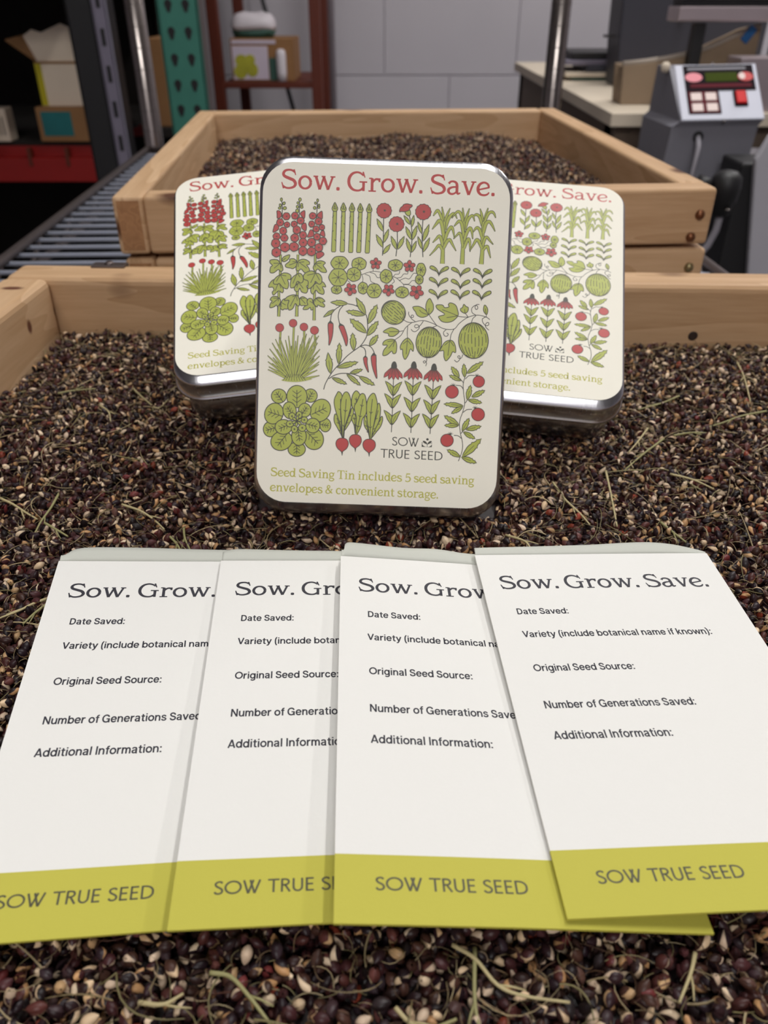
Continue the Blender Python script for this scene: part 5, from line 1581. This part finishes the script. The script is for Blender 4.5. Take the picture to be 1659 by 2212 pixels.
    rleaf([(720, 590), (670, 660), (660, 740), (720, 880), (745, 1070), (770, 900), (760, 680)], [(750, 1000), (735, 760), (715, 680)])
    rleaf([(920, 110), (850, 160), (790, 300), (730, 400), (730, 520), (770, 700), (750, 1075), (790, 1075), (880, 900), (920, 720), (1000, 600), (1020, 420), (985, 170)], [(770, 1060), (840, 760), (900, 420), (930, 250)])
    rleaf([(980, 640), (950, 760), (970, 900), (1050, 1030), (1090, 1180), (1080, 950), (1020, 700)], [(1085, 1150), (1040, 950), (995, 760)])
    rleaf([(1385, 655), (1330, 720), (1240, 900), (1120, 1180), (1250, 1030), (1350, 900), (1400, 750)], [(1130, 1150), (1250, 900), (1360, 720)])
    rleaf([(1320, 345), (1270, 400), (1230, 600), (1190, 850), (1110, 1180), (1230, 950), (1320, 750), (1350, 500)], [(1120, 1150), (1210, 800), (1290, 520)])
    rleaf([(1180, 105), (1110, 150), (1040, 270), (1015, 450), (1030, 750), (1070, 1000), (1085, 1185), (1130, 1185), (1170, 950), (1240, 600), (1275, 380), (1230, 160)], [(1105, 1180), (1110, 700), (1155, 250)])
    for cx, cy, r in ((432, 1320, 148), (748, 1235, 144), (1078, 1345, 150)):
        p.poly([(cx - 30, cy + 140), (cx + 28, cy + 140), (cx + 4, cy + 275), (cx - 6, cy + 275)], DRK)
        p.blob([(cx - 60, cy - 138), (cx + 60, cy - 138), (cx + r * 0.9, cy - 80), (cx + r, cy + 15), (cx + r * 0.72, cy + 105), (cx + 28, cy + 165), (cx - 4, cy + 190), (cx - 36, cy + 165), (cx - r * 0.75, cy + 100), (cx - r, cy + 10), (cx - r * 0.9, cy - 80)], RED, 0.8)

    # coneflowers ----------------------------------------------------
    sheet(800, 770, 6.381)
    for (hx, hy), (sx, sy), ls in (((330, 110), (290, 1040), ((315, 545), (303, 715), (295, 945))), ((602, 110), (558, 1050), ((582, 540), (570, 765), (560, 985))), ((880, 140), (822, 1065), ((855, 595), (840, 800), (825, 995)))):
        p.line([(hx - 10, hy + 150), ((hx + sx) / 2, (hy + sy) / 2 + 40), (sx, sy)], 1.0)
        for (lx, ly) in ls:
            p.leaf((lx - 3, ly), (lx - 110, ly - 205), .34, GRN, True, 0, 0.95, bend=0.10)
            p.leaf((lx + 3, ly), (lx + 122, ly - 195), .34, GRN, True, 0, 0.95, bend=-0.10)
            p.poly([(lx - 16, ly - 22), (lx + 18, ly - 22), (lx, ly + 14)], DRK)
        for k, (dx, dy) in enumerate(((-135, 180), (112, 195), (-70, 210), (58, 212), (-8, 215))):
            p.leaf((hx - 4 + dx * 0.16, hy + 35), (hx + dx * 1.04 - 4, hy + dy), .28, RED, True, 0, 0.7, fat=0.72)
        p.blob([(hx, hy - 40), (hx + 24, hy - 20), (hx + 34, hy + 40), (hx, hy + 46), (hx - 40, hy + 38), (hx - 28, hy - 18)], DRK, 0.5)

    # tomato ---------------------------------------------------------
    p.lvl = 6
    for pts in ([(1215, 1440), (1265, 1300), (1268, 1180), (1240, 1050), (1230, 900), (1275, 760), (1300, 640), (1285, 500), (1280, 380), (1310, 260)], [(1310, 310), (1360, 265), (1430, 262)], [(1285, 460), (1250, 410), (1185, 398)], [(1280, 770), (1330, 735), (1400, 728)],
                [(1255, 1130), (1210, 1095), (1155, 1088)], [(1285, 365), (1230, 300)], [(1310, 640), (1335, 600)], [(1250, 1060), (1275, 1030)]):
        p.line(pts, 0.9)
    for b, t, w in (((1225, 290), (1115, 140), .42), ((1250, 335), (1085, 260), .34), ((1300, 290), (1288, 100), .36), ((1330, 235), (1560, 72), .30), ((1335, 600), (1382, 395), .36), ((1395, 560), (1580, 468), .36), ((1345, 600), (1540, 640), .34),
                    ((1280, 680), (1010, 655), .26), ((1275, 690), (1115, 788), .34), ((1220, 945), (1015, 815), .32), ((1215, 955), (1018, 950), .32), ((1265, 1030), (1362, 850), .36), ((1315, 1010), (1530, 962), .34), ((1280, 1040), (1445, 1135), .36),
                    ((1240, 1385), (1055, 1285), .36), ((1265, 1385), (1530, 1132), .30), ((1255, 1388), (1465, 1468), .34)):
        p.leaf(b, t, w, GRN, True, 2, 0.9)
    for cx, cy, r in ((1494, 347, 80), (1124, 488, 90), (1484, 800, 90), (1056, 1157, 88)):
        p.oval(cx, cy, r, r * 0.98, RED, 0.8, n=30)
        kx = {1494: -25, 1124: 18, 1484: -40, 1056: 45}[cx]
        for a in (-2.7, -2.1, -1.5, -0.9, -0.3):
            p.stroke([(cx + kx, cy - r * 0.92, 12), (cx + kx + 44 * math.cos(a), cy - r * 0.92 + 40 * math.sin(a), 3)], 0, DRK)

    # name and mark --------------------------------------------------
    sheet(800, 770, 6.381)
    lettering(p, GEO, 'SOW', (296, 1226), (672, 1246), (3, -120), DRK)
    lettering(p, GEO, 'TRUE SEED', (138, 1393), (1000, 1434), (4, -120), DRK)
    p.oval(787, 1143, 17, 17, DRK, 0, n=18)
    p.poly(catmull([(722, 1165), (752, 1166), (775, 1185), (784, 1212), (758, 1203), (735, 1190)], True, 4), DRK)
    p.poly(catmull([(846, 1168), (818, 1168), (796, 1187), (786, 1213), (812, 1205), (834, 1192)], True, 4), DRK)
    p.poly([(709, 1180), (782, 1248), (707, 1246)], DRK)
    p.poly([(850, 1184), (846, 1251), (784, 1249)], DRK)
    p.poly(catmull([(712, 1196), (740, 1203), (764, 1222), (778, 1246), (744, 1238), (722, 1220)], True, 4), CREAM)
    p.poly(catmull([(848, 1200), (822, 1206), (800, 1224), (788, 1247), (820, 1240), (840, 1222)], True, 4), CREAM)
    p.stroke([(784, 1205, 7), (783, 1250, 7)], 0, DRK)
    me = p.mesh('label', 0.00010)
    return me


M['cream'] = mat('label_cream', (246, 242, 228), rough=0.52, spec=0.2, noise=0.012, nscale=60)
M['pred'] = mat('label_red_ink', (184, 46, 43), rough=0.42, noise=0.03, nscale=300)
M['pgreen'] = mat('label_green_ink', (172, 180, 66), rough=0.42, noise=0.03, nscale=300)
M['pdark'] = mat('label_dark_ink', (40, 38, 18), rough=0.42)
M['polive'] = mat('label_text_ink', (188, 184, 70), rough=0.42)
M['pdeep'] = mat('label_deep_red_ink', (140, 52, 42), rough=0.42)
M['tin'] = tin_mat()

label_me = make_label_print()
for k in ('cream', 'pred', 'pgreen', 'pdark', 'polive', 'pdeep'):
    label_me.materials.append(M[k])


# ------------------------------------------------------------------ the tins
def rr_loop(inset, z, n=8):
    w, h, r = TIN_W / 2 - inset, TIN_H, max(0.0125 - inset, 0.002)
    pts = []
    for cx, cy, a0 in ((w - r, h - inset - r, 0), (-w + r, h - inset - r, PI / 2), (-w + r, inset + r, PI), (w - r, inset + r, 1.5 * PI)):
        for k in range(n):
            a = a0 + PI / 2 * k / (n - 1)
            pts.append((cx + r * math.cos(a), cy + r * math.sin(a), z))
    return pts


def make_tin():
    o = empty('seed_tin', matrix=TINS[0])
    ld = MB()
    ld.loops([rr_loop(0.0016, -0.0100), rr_loop(0.0008, -0.0118), rr_loop(-0.0004, -0.0117), rr_loop(-0.0009, -0.0109), rr_loop(-0.0005, -0.0101), rr_loop(0.0003, -0.0098), rr_loop(0.0003, -0.0034),
              rr_loop(0.00038, -0.0029), rr_loop(0.0006, -0.0024), rr_loop(0.0010, -0.0020), rr_loop(0.0016, -0.00160), rr_loop(0.0036, -0.00045), rr_loop(0.0042, -0.00015), rr_loop(0.0050, 0.0), rr_loop(0.0065, 0.0)])
    lid = ld.build('lid', M['tin'], o)
    lb = bpy.data.objects.new('label', label_me)
    COL.objects.link(lb)
    lb.parent = o
    bs = MB()
    bs.loops([rr_loop(0.0022, -0.0095), rr_loop(0.0022, -0.0262), rr_loop(0.0025, -0.0277), rr_loop(0.0032, -0.0288), rr_loop(0.0044, -0.0297), rr_loop(0.0058, -0.0300)])
    bs.build('base', M['tin'], o)
    hg = MB()
    for vv in (0.037, 0.093):
        hg.box(-TIN_W / 2 - 0.0010, -TIN_W / 2 + 0.0012, vv - 0.006, vv + 0.006, -0.0135, -0.0105, bev=0.0003)
    hg.build('hinge', M['tin'], o)
    return o


tin0 = make_tin()
tag(tin0, 'front seed tin standing in the middle, its whole printed label showing', 'tin', 'printed seed tins')
for mx, lab in ((TINS[1], 'seed tin lying back behind the front tin, on the left, left half of label showing'),
                (TINS[2], 'seed tin lying back behind the front tin, on the right, right half of label showing')):
    c = dup_tree(tin0)
    c.matrix_world = mx
    tag(c, lab, 'tin', 'printed seed tins')

# ------------------------------------------------------------------ the envelopes
M['paper'] = mat('white_envelope_paper', (240, 239, 235), rough=0.75, spec=0.25, bump=0.12, bscale=900)
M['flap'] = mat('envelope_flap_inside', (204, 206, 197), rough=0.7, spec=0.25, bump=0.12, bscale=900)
M['band'] = mat('lime_green_band', (198, 192, 82), rough=0.7, spec=0.25, bump=0.12, bscale=900)
M['ink'] = mat('grey_ink', (46, 45, 55), rough=0.6)
M['bandink'] = mat('band_grey_ink', (82, 80, 56), rough=0.6)


def _arc(cx, cy, rx, ry, a0, a1, n, w):
    return [(cx + rx * math.cos(math.radians(a0 + (a1 - a0) * k / n)), cy + ry * math.sin(math.radians(a0 + (a1 - a0) * k / n)), w) for k in range(n + 1)]


q_ = 0.155
GRO = {}
GRO['D'] = (0.83, [[(.12, .925, q_), (.34, .925, q_), (.56, .86, q_), (.68, .67, q_), (.69, .5, q_), (.68, .33, q_), (.56, .14, q_), (.34, .075, q_), (.12, .075, q_)]], [[(.13, 1, q_), (.13, 0, q_)]])
GRO['S'] = (0.74, [[(.61, .70, q_), (.55, .86, q_), (.37, .93, q_), (.18, .88, q_), (.11, .73, q_), (.20, .58, q_), (.38, .51, q_), (.57, .43, q_), (.64, .28, q_), (.56, .13, q_), (.37, .07, q_), (.17, .13, q_), (.09, .30, q_)]], [])
GRO['V'] = (0.78, [], [[(.07, 1, q_), (.39, .02, q_)], [(.39, .02, q_), (.71, 1, q_)]])
GRO['O'] = (0.96, [_arc(.48, .5, .39, .43, 0, 360, 28, q_)], [])
GRO['N'] = (0.86, [], [[(.13, 1, q_), (.13, 0, q_)], [(.14, .97, q_), (.71, .03, q_)], [(.72, 1, q_), (.72, 0, q_)]])
GRO['G'] = (0.90, [[(.74, .70, q_), (.65, .86, q_), (.46, .93, q_), (.25, .87, q_), (.11, .68, q_), (.09, .5, q_), (.12, .30, q_), (.26, .12, q_), (.46, .07, q_), (.65, .13, q_), (.75, .32, q_), (.76, .44, q_)]], [[(.47, .455, .13), (.83, .455, .13)], [(.77, .46, .13), (.77, 0, .12)]])
GRO['A'] = (0.82, [], [[(.08, 0, q_), (.41, .98, q_)], [(.41, .98, q_), (.74, 0, q_)], [(.18, .27, .13), (.64, .27, .13)]])
GRO['I'] = (0.28, [], [[(.14, 1, q_), (.14, 0, q_)]])
GRO['a'] = (0.66, [[(.10, .53, .14), (.17, .645, .14), (.30, .675, .14), (.45, .63, q_), (.50, .50, q_), (.50, .10, q_), (.53, .04, .13), (.60, .05, .10)], [(.50, .40, .12), (.30, .375, .13), (.14, .31, q_), (.10, .19, q_), (.16, .09, .14), (.28, .06, .13), (.42, .11, .13), (.50, .24, .12)]], [])
GRO['b'] = (0.72, [_arc(.38, .37, .25, .305, 0, 360, 22, q_)], [[(.12, 1, q_), (.12, 0, q_)]])
GRO['c'] = (0.65, [[(.57, .49, q_), (.48, .63, q_), (.33, .675, q_), (.18, .62, q_), (.10, .45, q_), (.10, .29, q_), (.18, .12, q_), (.33, .065, q_), (.48, .11, q_), (.57, .25, q_)]], [])
GRO['d'] = (0.72, [_arc(.34, .37, .25, .305, 0, 360, 22, q_)], [[(.60, 1, q_), (.60, 0, q_)]])
GRO['e'] = (0.68, [[(.58, .37, q_), (.56, .54, q_), (.46, .65, q_), (.33, .675, q_), (.19, .62, q_), (.10, .46, q_), (.10, .29, q_), (.19, .11, q_), (.34, .065, q_), (.48, .10, q_), (.57, .22, .13)]], [[(.12, .375, .12), (.64, .375, .12)]])
GRO['f'] = (0.42, [[(.42, .93, .13), (.32, .935, .14), (.23, .87, q_), (.21, .76, q_), (.21, 0, q_)]], [[(.02, .67, .13), (.41, .67, .13)]])
GRO['g'] = (0.72, [_arc(.34, .37, .25, .305, 0, 360, 22, q_), [(.60, .74, q_), (.60, .02, q_), (.55, -.15, q_), (.42, -.22, .14), (.28, -.22, .14), (.14, -.13, .14)]], [])
GRO['i'] = (0.27, [], [[(.135, .74, q_), (.135, 0, q_)], [(.135, 1.0, q_), (.135, .86, q_)]])
GRO['k'] = (0.65, [], [[(.12, 1, q_), (.12, 0, q_)], [(.14, .25, q_), (.52, .74, q_)], [(.27, .42, q_), (.57, 0, q_)]])
GRO['l'] = (0.27, [], [[(.135, 1, q_), (.135, 0, q_)]])
GRO['n'] = (0.69, [[(.14, .42, .12), (.20, .59, .14), (.34, .67, .14), (.50, .61, q_), (.56, .44, q_), (.56, 0, q_)]], [[(.12, .74, q_), (.12, 0, q_)]])
GRO['m'] = (1.02, [[(.14, .42, .12), (.19, .59, .14), (.31, .67, .14), (.45, .61, q_), (.50, .44, q_), (.50, 0, q_)], [(.51, .42, .12), (.57, .59, .14), (.69, .67, .14), (.83, .61, q_), (.88, .44, q_), (.88, 0, q_)]], [[(.12, .74, q_), (.12, 0, q_)]])
GRO['o'] = (0.70, [_arc(.35, .37, .265, .305, 0, 360, 22, q_)], [])
GRO['r'] = (0.46, [[(.14, .40, .12), (.19, .57, .14), (.30, .66, .15), (.44, .66, .15)]], [[(.12, .74, q_), (.12, 0, q_)]])
GRO['s'] = (0.62, [[(.52, .52, .14), (.44, .64, .14), (.30, .675, .14), (.15, .62, .14), (.12, .51, .14), (.21, .42, .14), (.34, .37, .14), (.48, .31, .14), (.53, .20, .14), (.45, .09, .14), (.30, .06, .14), (.15, .10, .14), (.08, .22, .14)]], [])
GRO['t'] = (0.45, [[(.21, .92, q_), (.21, .22, q_), (.25, .10, q_), (.34, .065, .14), (.43, .075, .12)]], [[(.02, .67, .13), (.43, .67, .13)]])
GRO['u'] = (0.69, [[(.12, .74, q_), (.12, .29, q_), (.18, .12, q_), (.33, .065, .14), (.48, .14, .14), (.55, .30, .12)]], [[(.57, .74, q_), (.57, 0, q_)]])
GRO['v'] = (0.66, [], [[(.07, .74, q_), (.33, .02, q_)], [(.33, .02, q_), (.59, .74, q_)]])
GRO['w'] = (1.0, [], [[(.07, .74, q_), (.29, .02, q_)], [(.29, .02, .14), (.50, .72, .14)], [(.50, .72, .14), (.71, .02, .14)], [(.71, .02, q_), (.93, .74, q_)]])
GRO['y'] = (0.66, [[(.59, .74, q_), (.40, .20, q_), (.31, -.04, q_), (.22, -.18, .14), (.06, -.205, .13)]], [[(.07, .74, q_), (.34, .04, q_)]])
GRO['('] = (0.36, [[(.30, 1.06, .13), (.17, .80, .15), (.13, .42, .15), (.17, .04, .15), (.30, -.22, .13)]], [])
GRO[')'] = (0.36, [[(.06, 1.06, .13), (.19, .80, .15), (.23, .42, .15), (.19, .04, .15), (.06, -.22, .13)]], [])
GRO[':'] = (0.28, [], [[(.14, .70, .17), (.14, .54, .17)], [(.14, .16, .17), (.14, .0, .17)]])
GRO[' '] = (0.27, [], [])


LINES = [('Date Saved:', -30.45, -32.6, -16.0), ('Variety (include botanical name if known):', -40.75, -32.8, 26.5), ('Original Seed Source:', -54.8, -32.6, -2.6),
         ('Number of Generations Saved:', -68.7, -32.7, 10.2), ('Additional Information:', -79.2, -32.6, -0.3)]


def envelope_print():
    p = Print()
    p.STEP = 0
    lettering(p, SER, 'Sow. Grow. Save.', (-0.0354, -0.0182), (0.0352, -0.0182), (0, 0.0068), 2, wt=1.0)
    lettering(p, GEO, 'SOW TRUE SEED', (-0.0324, -0.1190), (0.0017, -0.1190), (0, 0.0031), 3, wt=1.25)
    for t, v, u0, u1 in LINES:
        lettering(p, GRO, t, (u0 / 1000, v / 1000), (u1 / 1000, v / 1000), (0, 0.00272), 2, track=0.03, wt=1.12)
    return p


EP = envelope_print()
BANDV = -0.1106


def make_envelope(mx, label, warp, flap_top, tilt):
    o = empty('seed_envelope', matrix=mx)
    tag(o, label, 'envelope', 'seed saving envelopes')
    nu = 14
    vs = [0.0, -0.012, -0.024, -0.036, -0.048, -0.06, -0.072, -0.084, -0.096, -0.104, BANDV, -0.118, -ENV_L]
    us = [-ENV_W / 2 + ENV_W * i / nu for i in range(nu + 1)]
    bm = bmesh.new()
    T = [[bm.verts.new((u, v, warp(u, v))) for u in us] for v in vs]
    B = [[bm.verts.new((u, v, warp(u, v) - 0.0007)) for u in us] for v in vs]
    for i in range(len(vs) - 1):
        for j in range(nu):
            f = bm.faces.new((T[i][j], T[i + 1][j], T[i + 1][j + 1], T[i][j + 1]))
            f.smooth = True
            g = bm.faces.new((B[i][j], B[i][j + 1], B[i + 1][j + 1], B[i + 1][j]))
            if vs[i] <= BANDV + 1e-6:
                f.material_index = 1; g.material_index = 1
    nv = len(vs)
    for j in range(nu):
        bm.faces.new((T[0][j], T[0][j + 1], B[0][j + 1], B[0][j]))
        f = bm.faces.new((T[-1][j], B[-1][j], B[-1][j + 1], T[-1][j + 1])); f.material_index = 1
    for i in range(nv - 1):
        for jj in (0, nu):
            f = bm.faces.new((T[i][jj], B[i][jj], B[i + 1][jj], T[i + 1][jj]))
            if vs[i] <= BANDV + 1e-6: f.material_index = 1
    bmesh.ops.recalc_face_normals(bm, faces=bm.faces)
    bmesh.ops.split_edges(bm, edges=[e for e in bm.edges if len(e.link_faces) == 2 and e.link_faces[0].smooth != e.link_faces[1].smooth])
    pm = EP.mesh('printed', 0.00003, warp)
    bm.from_mesh(pm)
    bpy.data.meshes.remove(pm)
    me = bpy.data.meshes.new('pocket')
    bm.to_mesh(me)
    bm.free()
    mesh_obj('pocket', me, [M['paper'], M['band'], M['ink'], M['bandink']], o)
    # open flap hinged on the fold
    top = catmull(flap_top, False, 4)
    bm = bmesh.new()
    rows = []
    for s in (0.0, 0.33, 0.66, 1.0):
        row = []
        for u, hgt in top:
            uu = max(-ENV_W / 2 + 0.0002, min(ENV_W / 2 - 0.0002, u))
            h = hgt * s
            row.append((uu if s > 0 else uu, h * math.cos(tilt) - 0.0001, warp(uu, 0) - 0.0001 + h * math.sin(tilt) - 0.25 * h * h / 0.012))
        rows.append(row)
    A = [[bm.verts.new(q) for q in r] for r in rows]
    Bq = [[bm.verts.new((q[0], q[1] + 0.0001, q[2] - 0.00025)) for q in r] for r in rows]
    m = len(top)
    for i in range(3):
        for j in range(m - 1):
            f = bm.faces.new((A[i][j], A[i][j + 1], A[i + 1][j + 1], A[i + 1][j])); f.smooth = True
            bm.faces.new((Bq[i][j], Bq[i + 1][j], Bq[i + 1][j + 1], Bq[i][j + 1]))
    for j in range(m - 1):
        bm.faces.new((A[3][j], A[3][j + 1], Bq[3][j + 1], Bq[3][j]))
        bm.faces.new((A[0][j], Bq[0][j], Bq[0][j + 1], A[0][j + 1]))
    for i in range(3):
        for jj in (0, m - 1):
            bm.faces.new((A[i][jj], A[i + 1][jj], Bq[i + 1][jj], Bq[i][jj]))
    bmesh.ops.recalc_face_normals(bm, faces=bm.faces)
    me = bpy.data.meshes.new('flap')
    bm.to_mesh(me)
    bm.free()
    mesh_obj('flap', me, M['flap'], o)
    return o


def W(a, b, ph):
    return lambda u, v: a * math.sin(u * 46 + ph) * (0.4 + 0.6 * (-v / ENV_L)) + b * (v / ENV_L) ** 2


F1 = [(-.0410, .0026), (-.0396, .0030), (-.034, .0066), (-.015, .0068), (0.0, .0062), (.02, .0056), (.0395, .0050), (.0410, .0030)]
F2 = [(-.0412, .0042), (-.036, .0058), (-.02, .0052), (0.0, .0048), (.015, .0050), (.03, .0052), (.0405, .0048), (.0412, .002)]
F3 = [(-.0411, .0030), (-.0403, .0032), (-.0396, .0066), (-.036, .0072), (-.02, .0060), (-.008, .0066), (.004, .0052), (.025, .0056), (.036, .004), (.0410, .0014)]
F4 = [(-.0411, .0032), (-.039, .0036), (-.02, .0040), (0.0, .0046), (.012, .0055), (.022, .0058), (.030, .0046), (.0385, .0018), (.0410, .0008)]
make_envelope(ENVS[0], 'leftmost of the four fanned white envelopes with lime band, partly off the left edge', W(0.0003, 0.0, 0.3), F1, math.radians(16))
make_envelope(ENVS[1], 'second white envelope from the left, only a narrow strip of it visible', W(0.00025, 0.0, 1.1), F2, math.radians(16))
make_envelope(ENVS[2], 'third white envelope from the left, lying below the middle of the front tin', W(0.0003, 0.0, 2.0), F3, math.radians(18))
make_envelope(ENVS[3], 'rightmost white envelope on top of the fan, its full printed title visible', W(0.00025, 0.0, 0.8), F4, math.radians(16))

# ------------------------------------------------------------------ single straws lying on the seeds
STRAW = [mat('pale_straw', (186, 172, 128), rough=0.6, noise=0.12, nscale=120), mat('olive_straw', (152, 147, 100), rough=0.6, noise=0.12, nscale=120), mat('brown_straw', (140, 112, 78), rough=0.6, noise=0.12, nscale=120)]
STRAWS = [
    ([(-151.6, 262.7), (-145.3, 258.9), (-138.0, 253.5), (-132.6, 249.8)], 0, 'pale straw slanting down from the left photo edge above the leftmost envelope'),
    ([(-130.7, 268.4), (-130.0, 257.2), (-130.4, 247.8), (-130.1, 240.7)], 1, 'long olive straw pointing upright, above left of the leftmost envelope'),
    ([(-128.6, 246.7), (-123.4, 243.2), (-117.7, 239.7)], 1, 'short olive straw just above the leftmost envelope corner'),
    ([(-137.7, 346.7), (-130.9, 338.4), (-126.9, 328.2)], 0, 'pale bent straw between the left tray wall and the left tin'),
    ([(-127.0, 366.7), (-117.3, 352.6), (-107.7, 340.1), (-105.1, 350.9)], 0, 'hooked pale straw just left of the left tin'),
    ([(-163.2, 361.3), (-156.5, 364.0), (-145.4, 365.8)], 1, 'yellow-green straw near the corner of the left tray wall'),
    ([(-81.5, 242.7), (-76.8, 236.8), (-72.5, 229.3)], 1, 'green straw touching the top of the leftmost envelope flap, left one of two'),
    ([(-66.8, 281.4), (-62.0, 283.3), (-57.1, 283.9)], 2, 'brown straw below the left tin near the front tin edge'),
    ([(-76.9, 249.8), (-74.6, 240.7), (-71.3, 233.9)], 1, 'green straw behind the leftmost envelope flap, right one of two'),
    ([(-103.7, 261.6), (-95.6, 257.8), (-89.0, 252.4), (-83.4, 245.7)], 0, 'long pale straw slanting towards the leftmost envelope flap'),
    ([(-111.6, 201.2), (-115.0, 198.0), (-117.6, 194.1), (-122.1, 190.3)], 0, 'pale straw sticking out from under the left side of the leftmost envelope, upper one'),
    ([(-110.2, 198.8), (-112.3, 193.3), (-113.5, 187.3)], 1, 'olive straw sticking out from under the left side of the leftmost envelope, lower one'),
    ([(69.0, 275.0), (71.3, 262.6), (75.1, 253.3), (77.8, 245.6)], 0, 'long pale straw between the front tin and the right envelope flap'),
    ([(93.6, 286.8), (91.0, 267.5), (87.8, 244.5)], 0, 'nearly upright long straw below the right tin corner'),
    ([(191.0, 399.9), (186.3, 378.5), (178.4, 349.5)], 0, 'straw near the right photo edge close to the tray back board'),
    ([(181.9, 338.9), (169.1, 335.4), (157.2, 327.9), (146.9, 323.8)], 1, 'wavy straw at the right photo edge level with the right tin bottom'),
    ([(146.1, 356.9), (135.1, 349.5), (122.7, 344.1)], 1, 'olive straw just right of the right tin lid'),
    ([(122.1, 325.4), (114.2, 312.8), (107.1, 302.3)], 0, 'straight pale straw right of the right tin base, upper of two'),
    ([(126.7, 315.8), (114.2, 302.3), (102.1, 288.2)], 1, 'straight olive straw right of the right tin base, lower of two'),
    ([(119.9, 284.1), (127.6, 278.8), (133.6, 271.2)], 0, 'bent straw in the seeds midway between right tin and right photo edge'),
    ([(105.2, 247.7), (108.1, 241.3), (110.9, 235.0)], 1, 'straw just above the top right of the rightmost envelope'),
    ([(45.4, 240.2), (51.1, 234.0), (52.7, 229.0)], 0, 'straw touching the left end of the rightmost envelope flap'),
    ([(131.5, 317.4), (141.4, 320.6), (149.6, 319.0)], 1, 'level olive straw in the seeds right of the right tin'),
    ([(-36.8, 85.2), (-32.3, 84.3), (-28.0, 80.6), (-23.7, 76.3), (-21.1, 73.3)], 1, 'long curved green straw at the bottom left below the envelopes'),
    ([(-50.6, 79.8), (-45.4, 79.3), (-41.7, 81.5)], 0, 'flat pale curl of straw at the bottom left of the photo'),
    ([(14.8, 90.7), (19.4, 87.6), (23.6, 82.4), (29.0, 80.6), (38.1, 79.3)], 0, 'long pale straw coming out below the third envelope at the bottom'),
    ([(19.6, 90.0), (18.6, 79.3), (19.3, 72.5)], 1, 'upright thin straw crossing the bottom edge, below the third envelope'),
    ([(67.6, 90.0), (65.2, 85.7), (60.9, 79.8)], 0, 'pale straw at the bottom right below the end of the third envelope'),
    ([(5.9, 72.5), (10.9, 74.6), (14.6, 75.9)], 1, 'short olive straw at the very bottom middle, right one of two'),
    ([(2.3, 78.0), (5.0, 75.4), (7.7, 73.8)], 0, 'short pale straw at the very bottom middle, left one of two'),
]
for i, (pts, k, lab) in enumerate(STRAWS):
    rr = random.Random(i)
    q = [(x / 1000, y / 1000, float(hz(x / 1000, y / 1000)) + 0.0026 + rr.uniform(0, 0.0008)) for x, y in pts]
    q = catmull(q, False, 5)
    o = Vector(q[0])
    n = len(q)
    t = MB()
    t.tube([Vector(a) - o for a in q], 0.0004, seg=7, radii=[(0.00052 if k != 2 else 0.0004) * (1 - 0.45 * j / n) for j in range(n)])
    if n > 8:   # a broken side shoot
        a = Vector(q[n // 2]) - o
        d = (Vector(q[n // 2 + 1]) - Vector(q[n // 2])).normalized()
        sd = Vector((-d.y, d.x, 0.25)) * (1 if i % 2 else -1)
        t.tube([a, a + d * 0.0025 + sd * 0.0012, a + d * 0.0055 + sd * 0.0022], 0.0003, seg=6, radii=[0.0003, 0.00025, 0.00015])
    tag(t.build('straw', STRAW[k], None, loc=o), lab, 'straw', 'straws lying on the seeds')
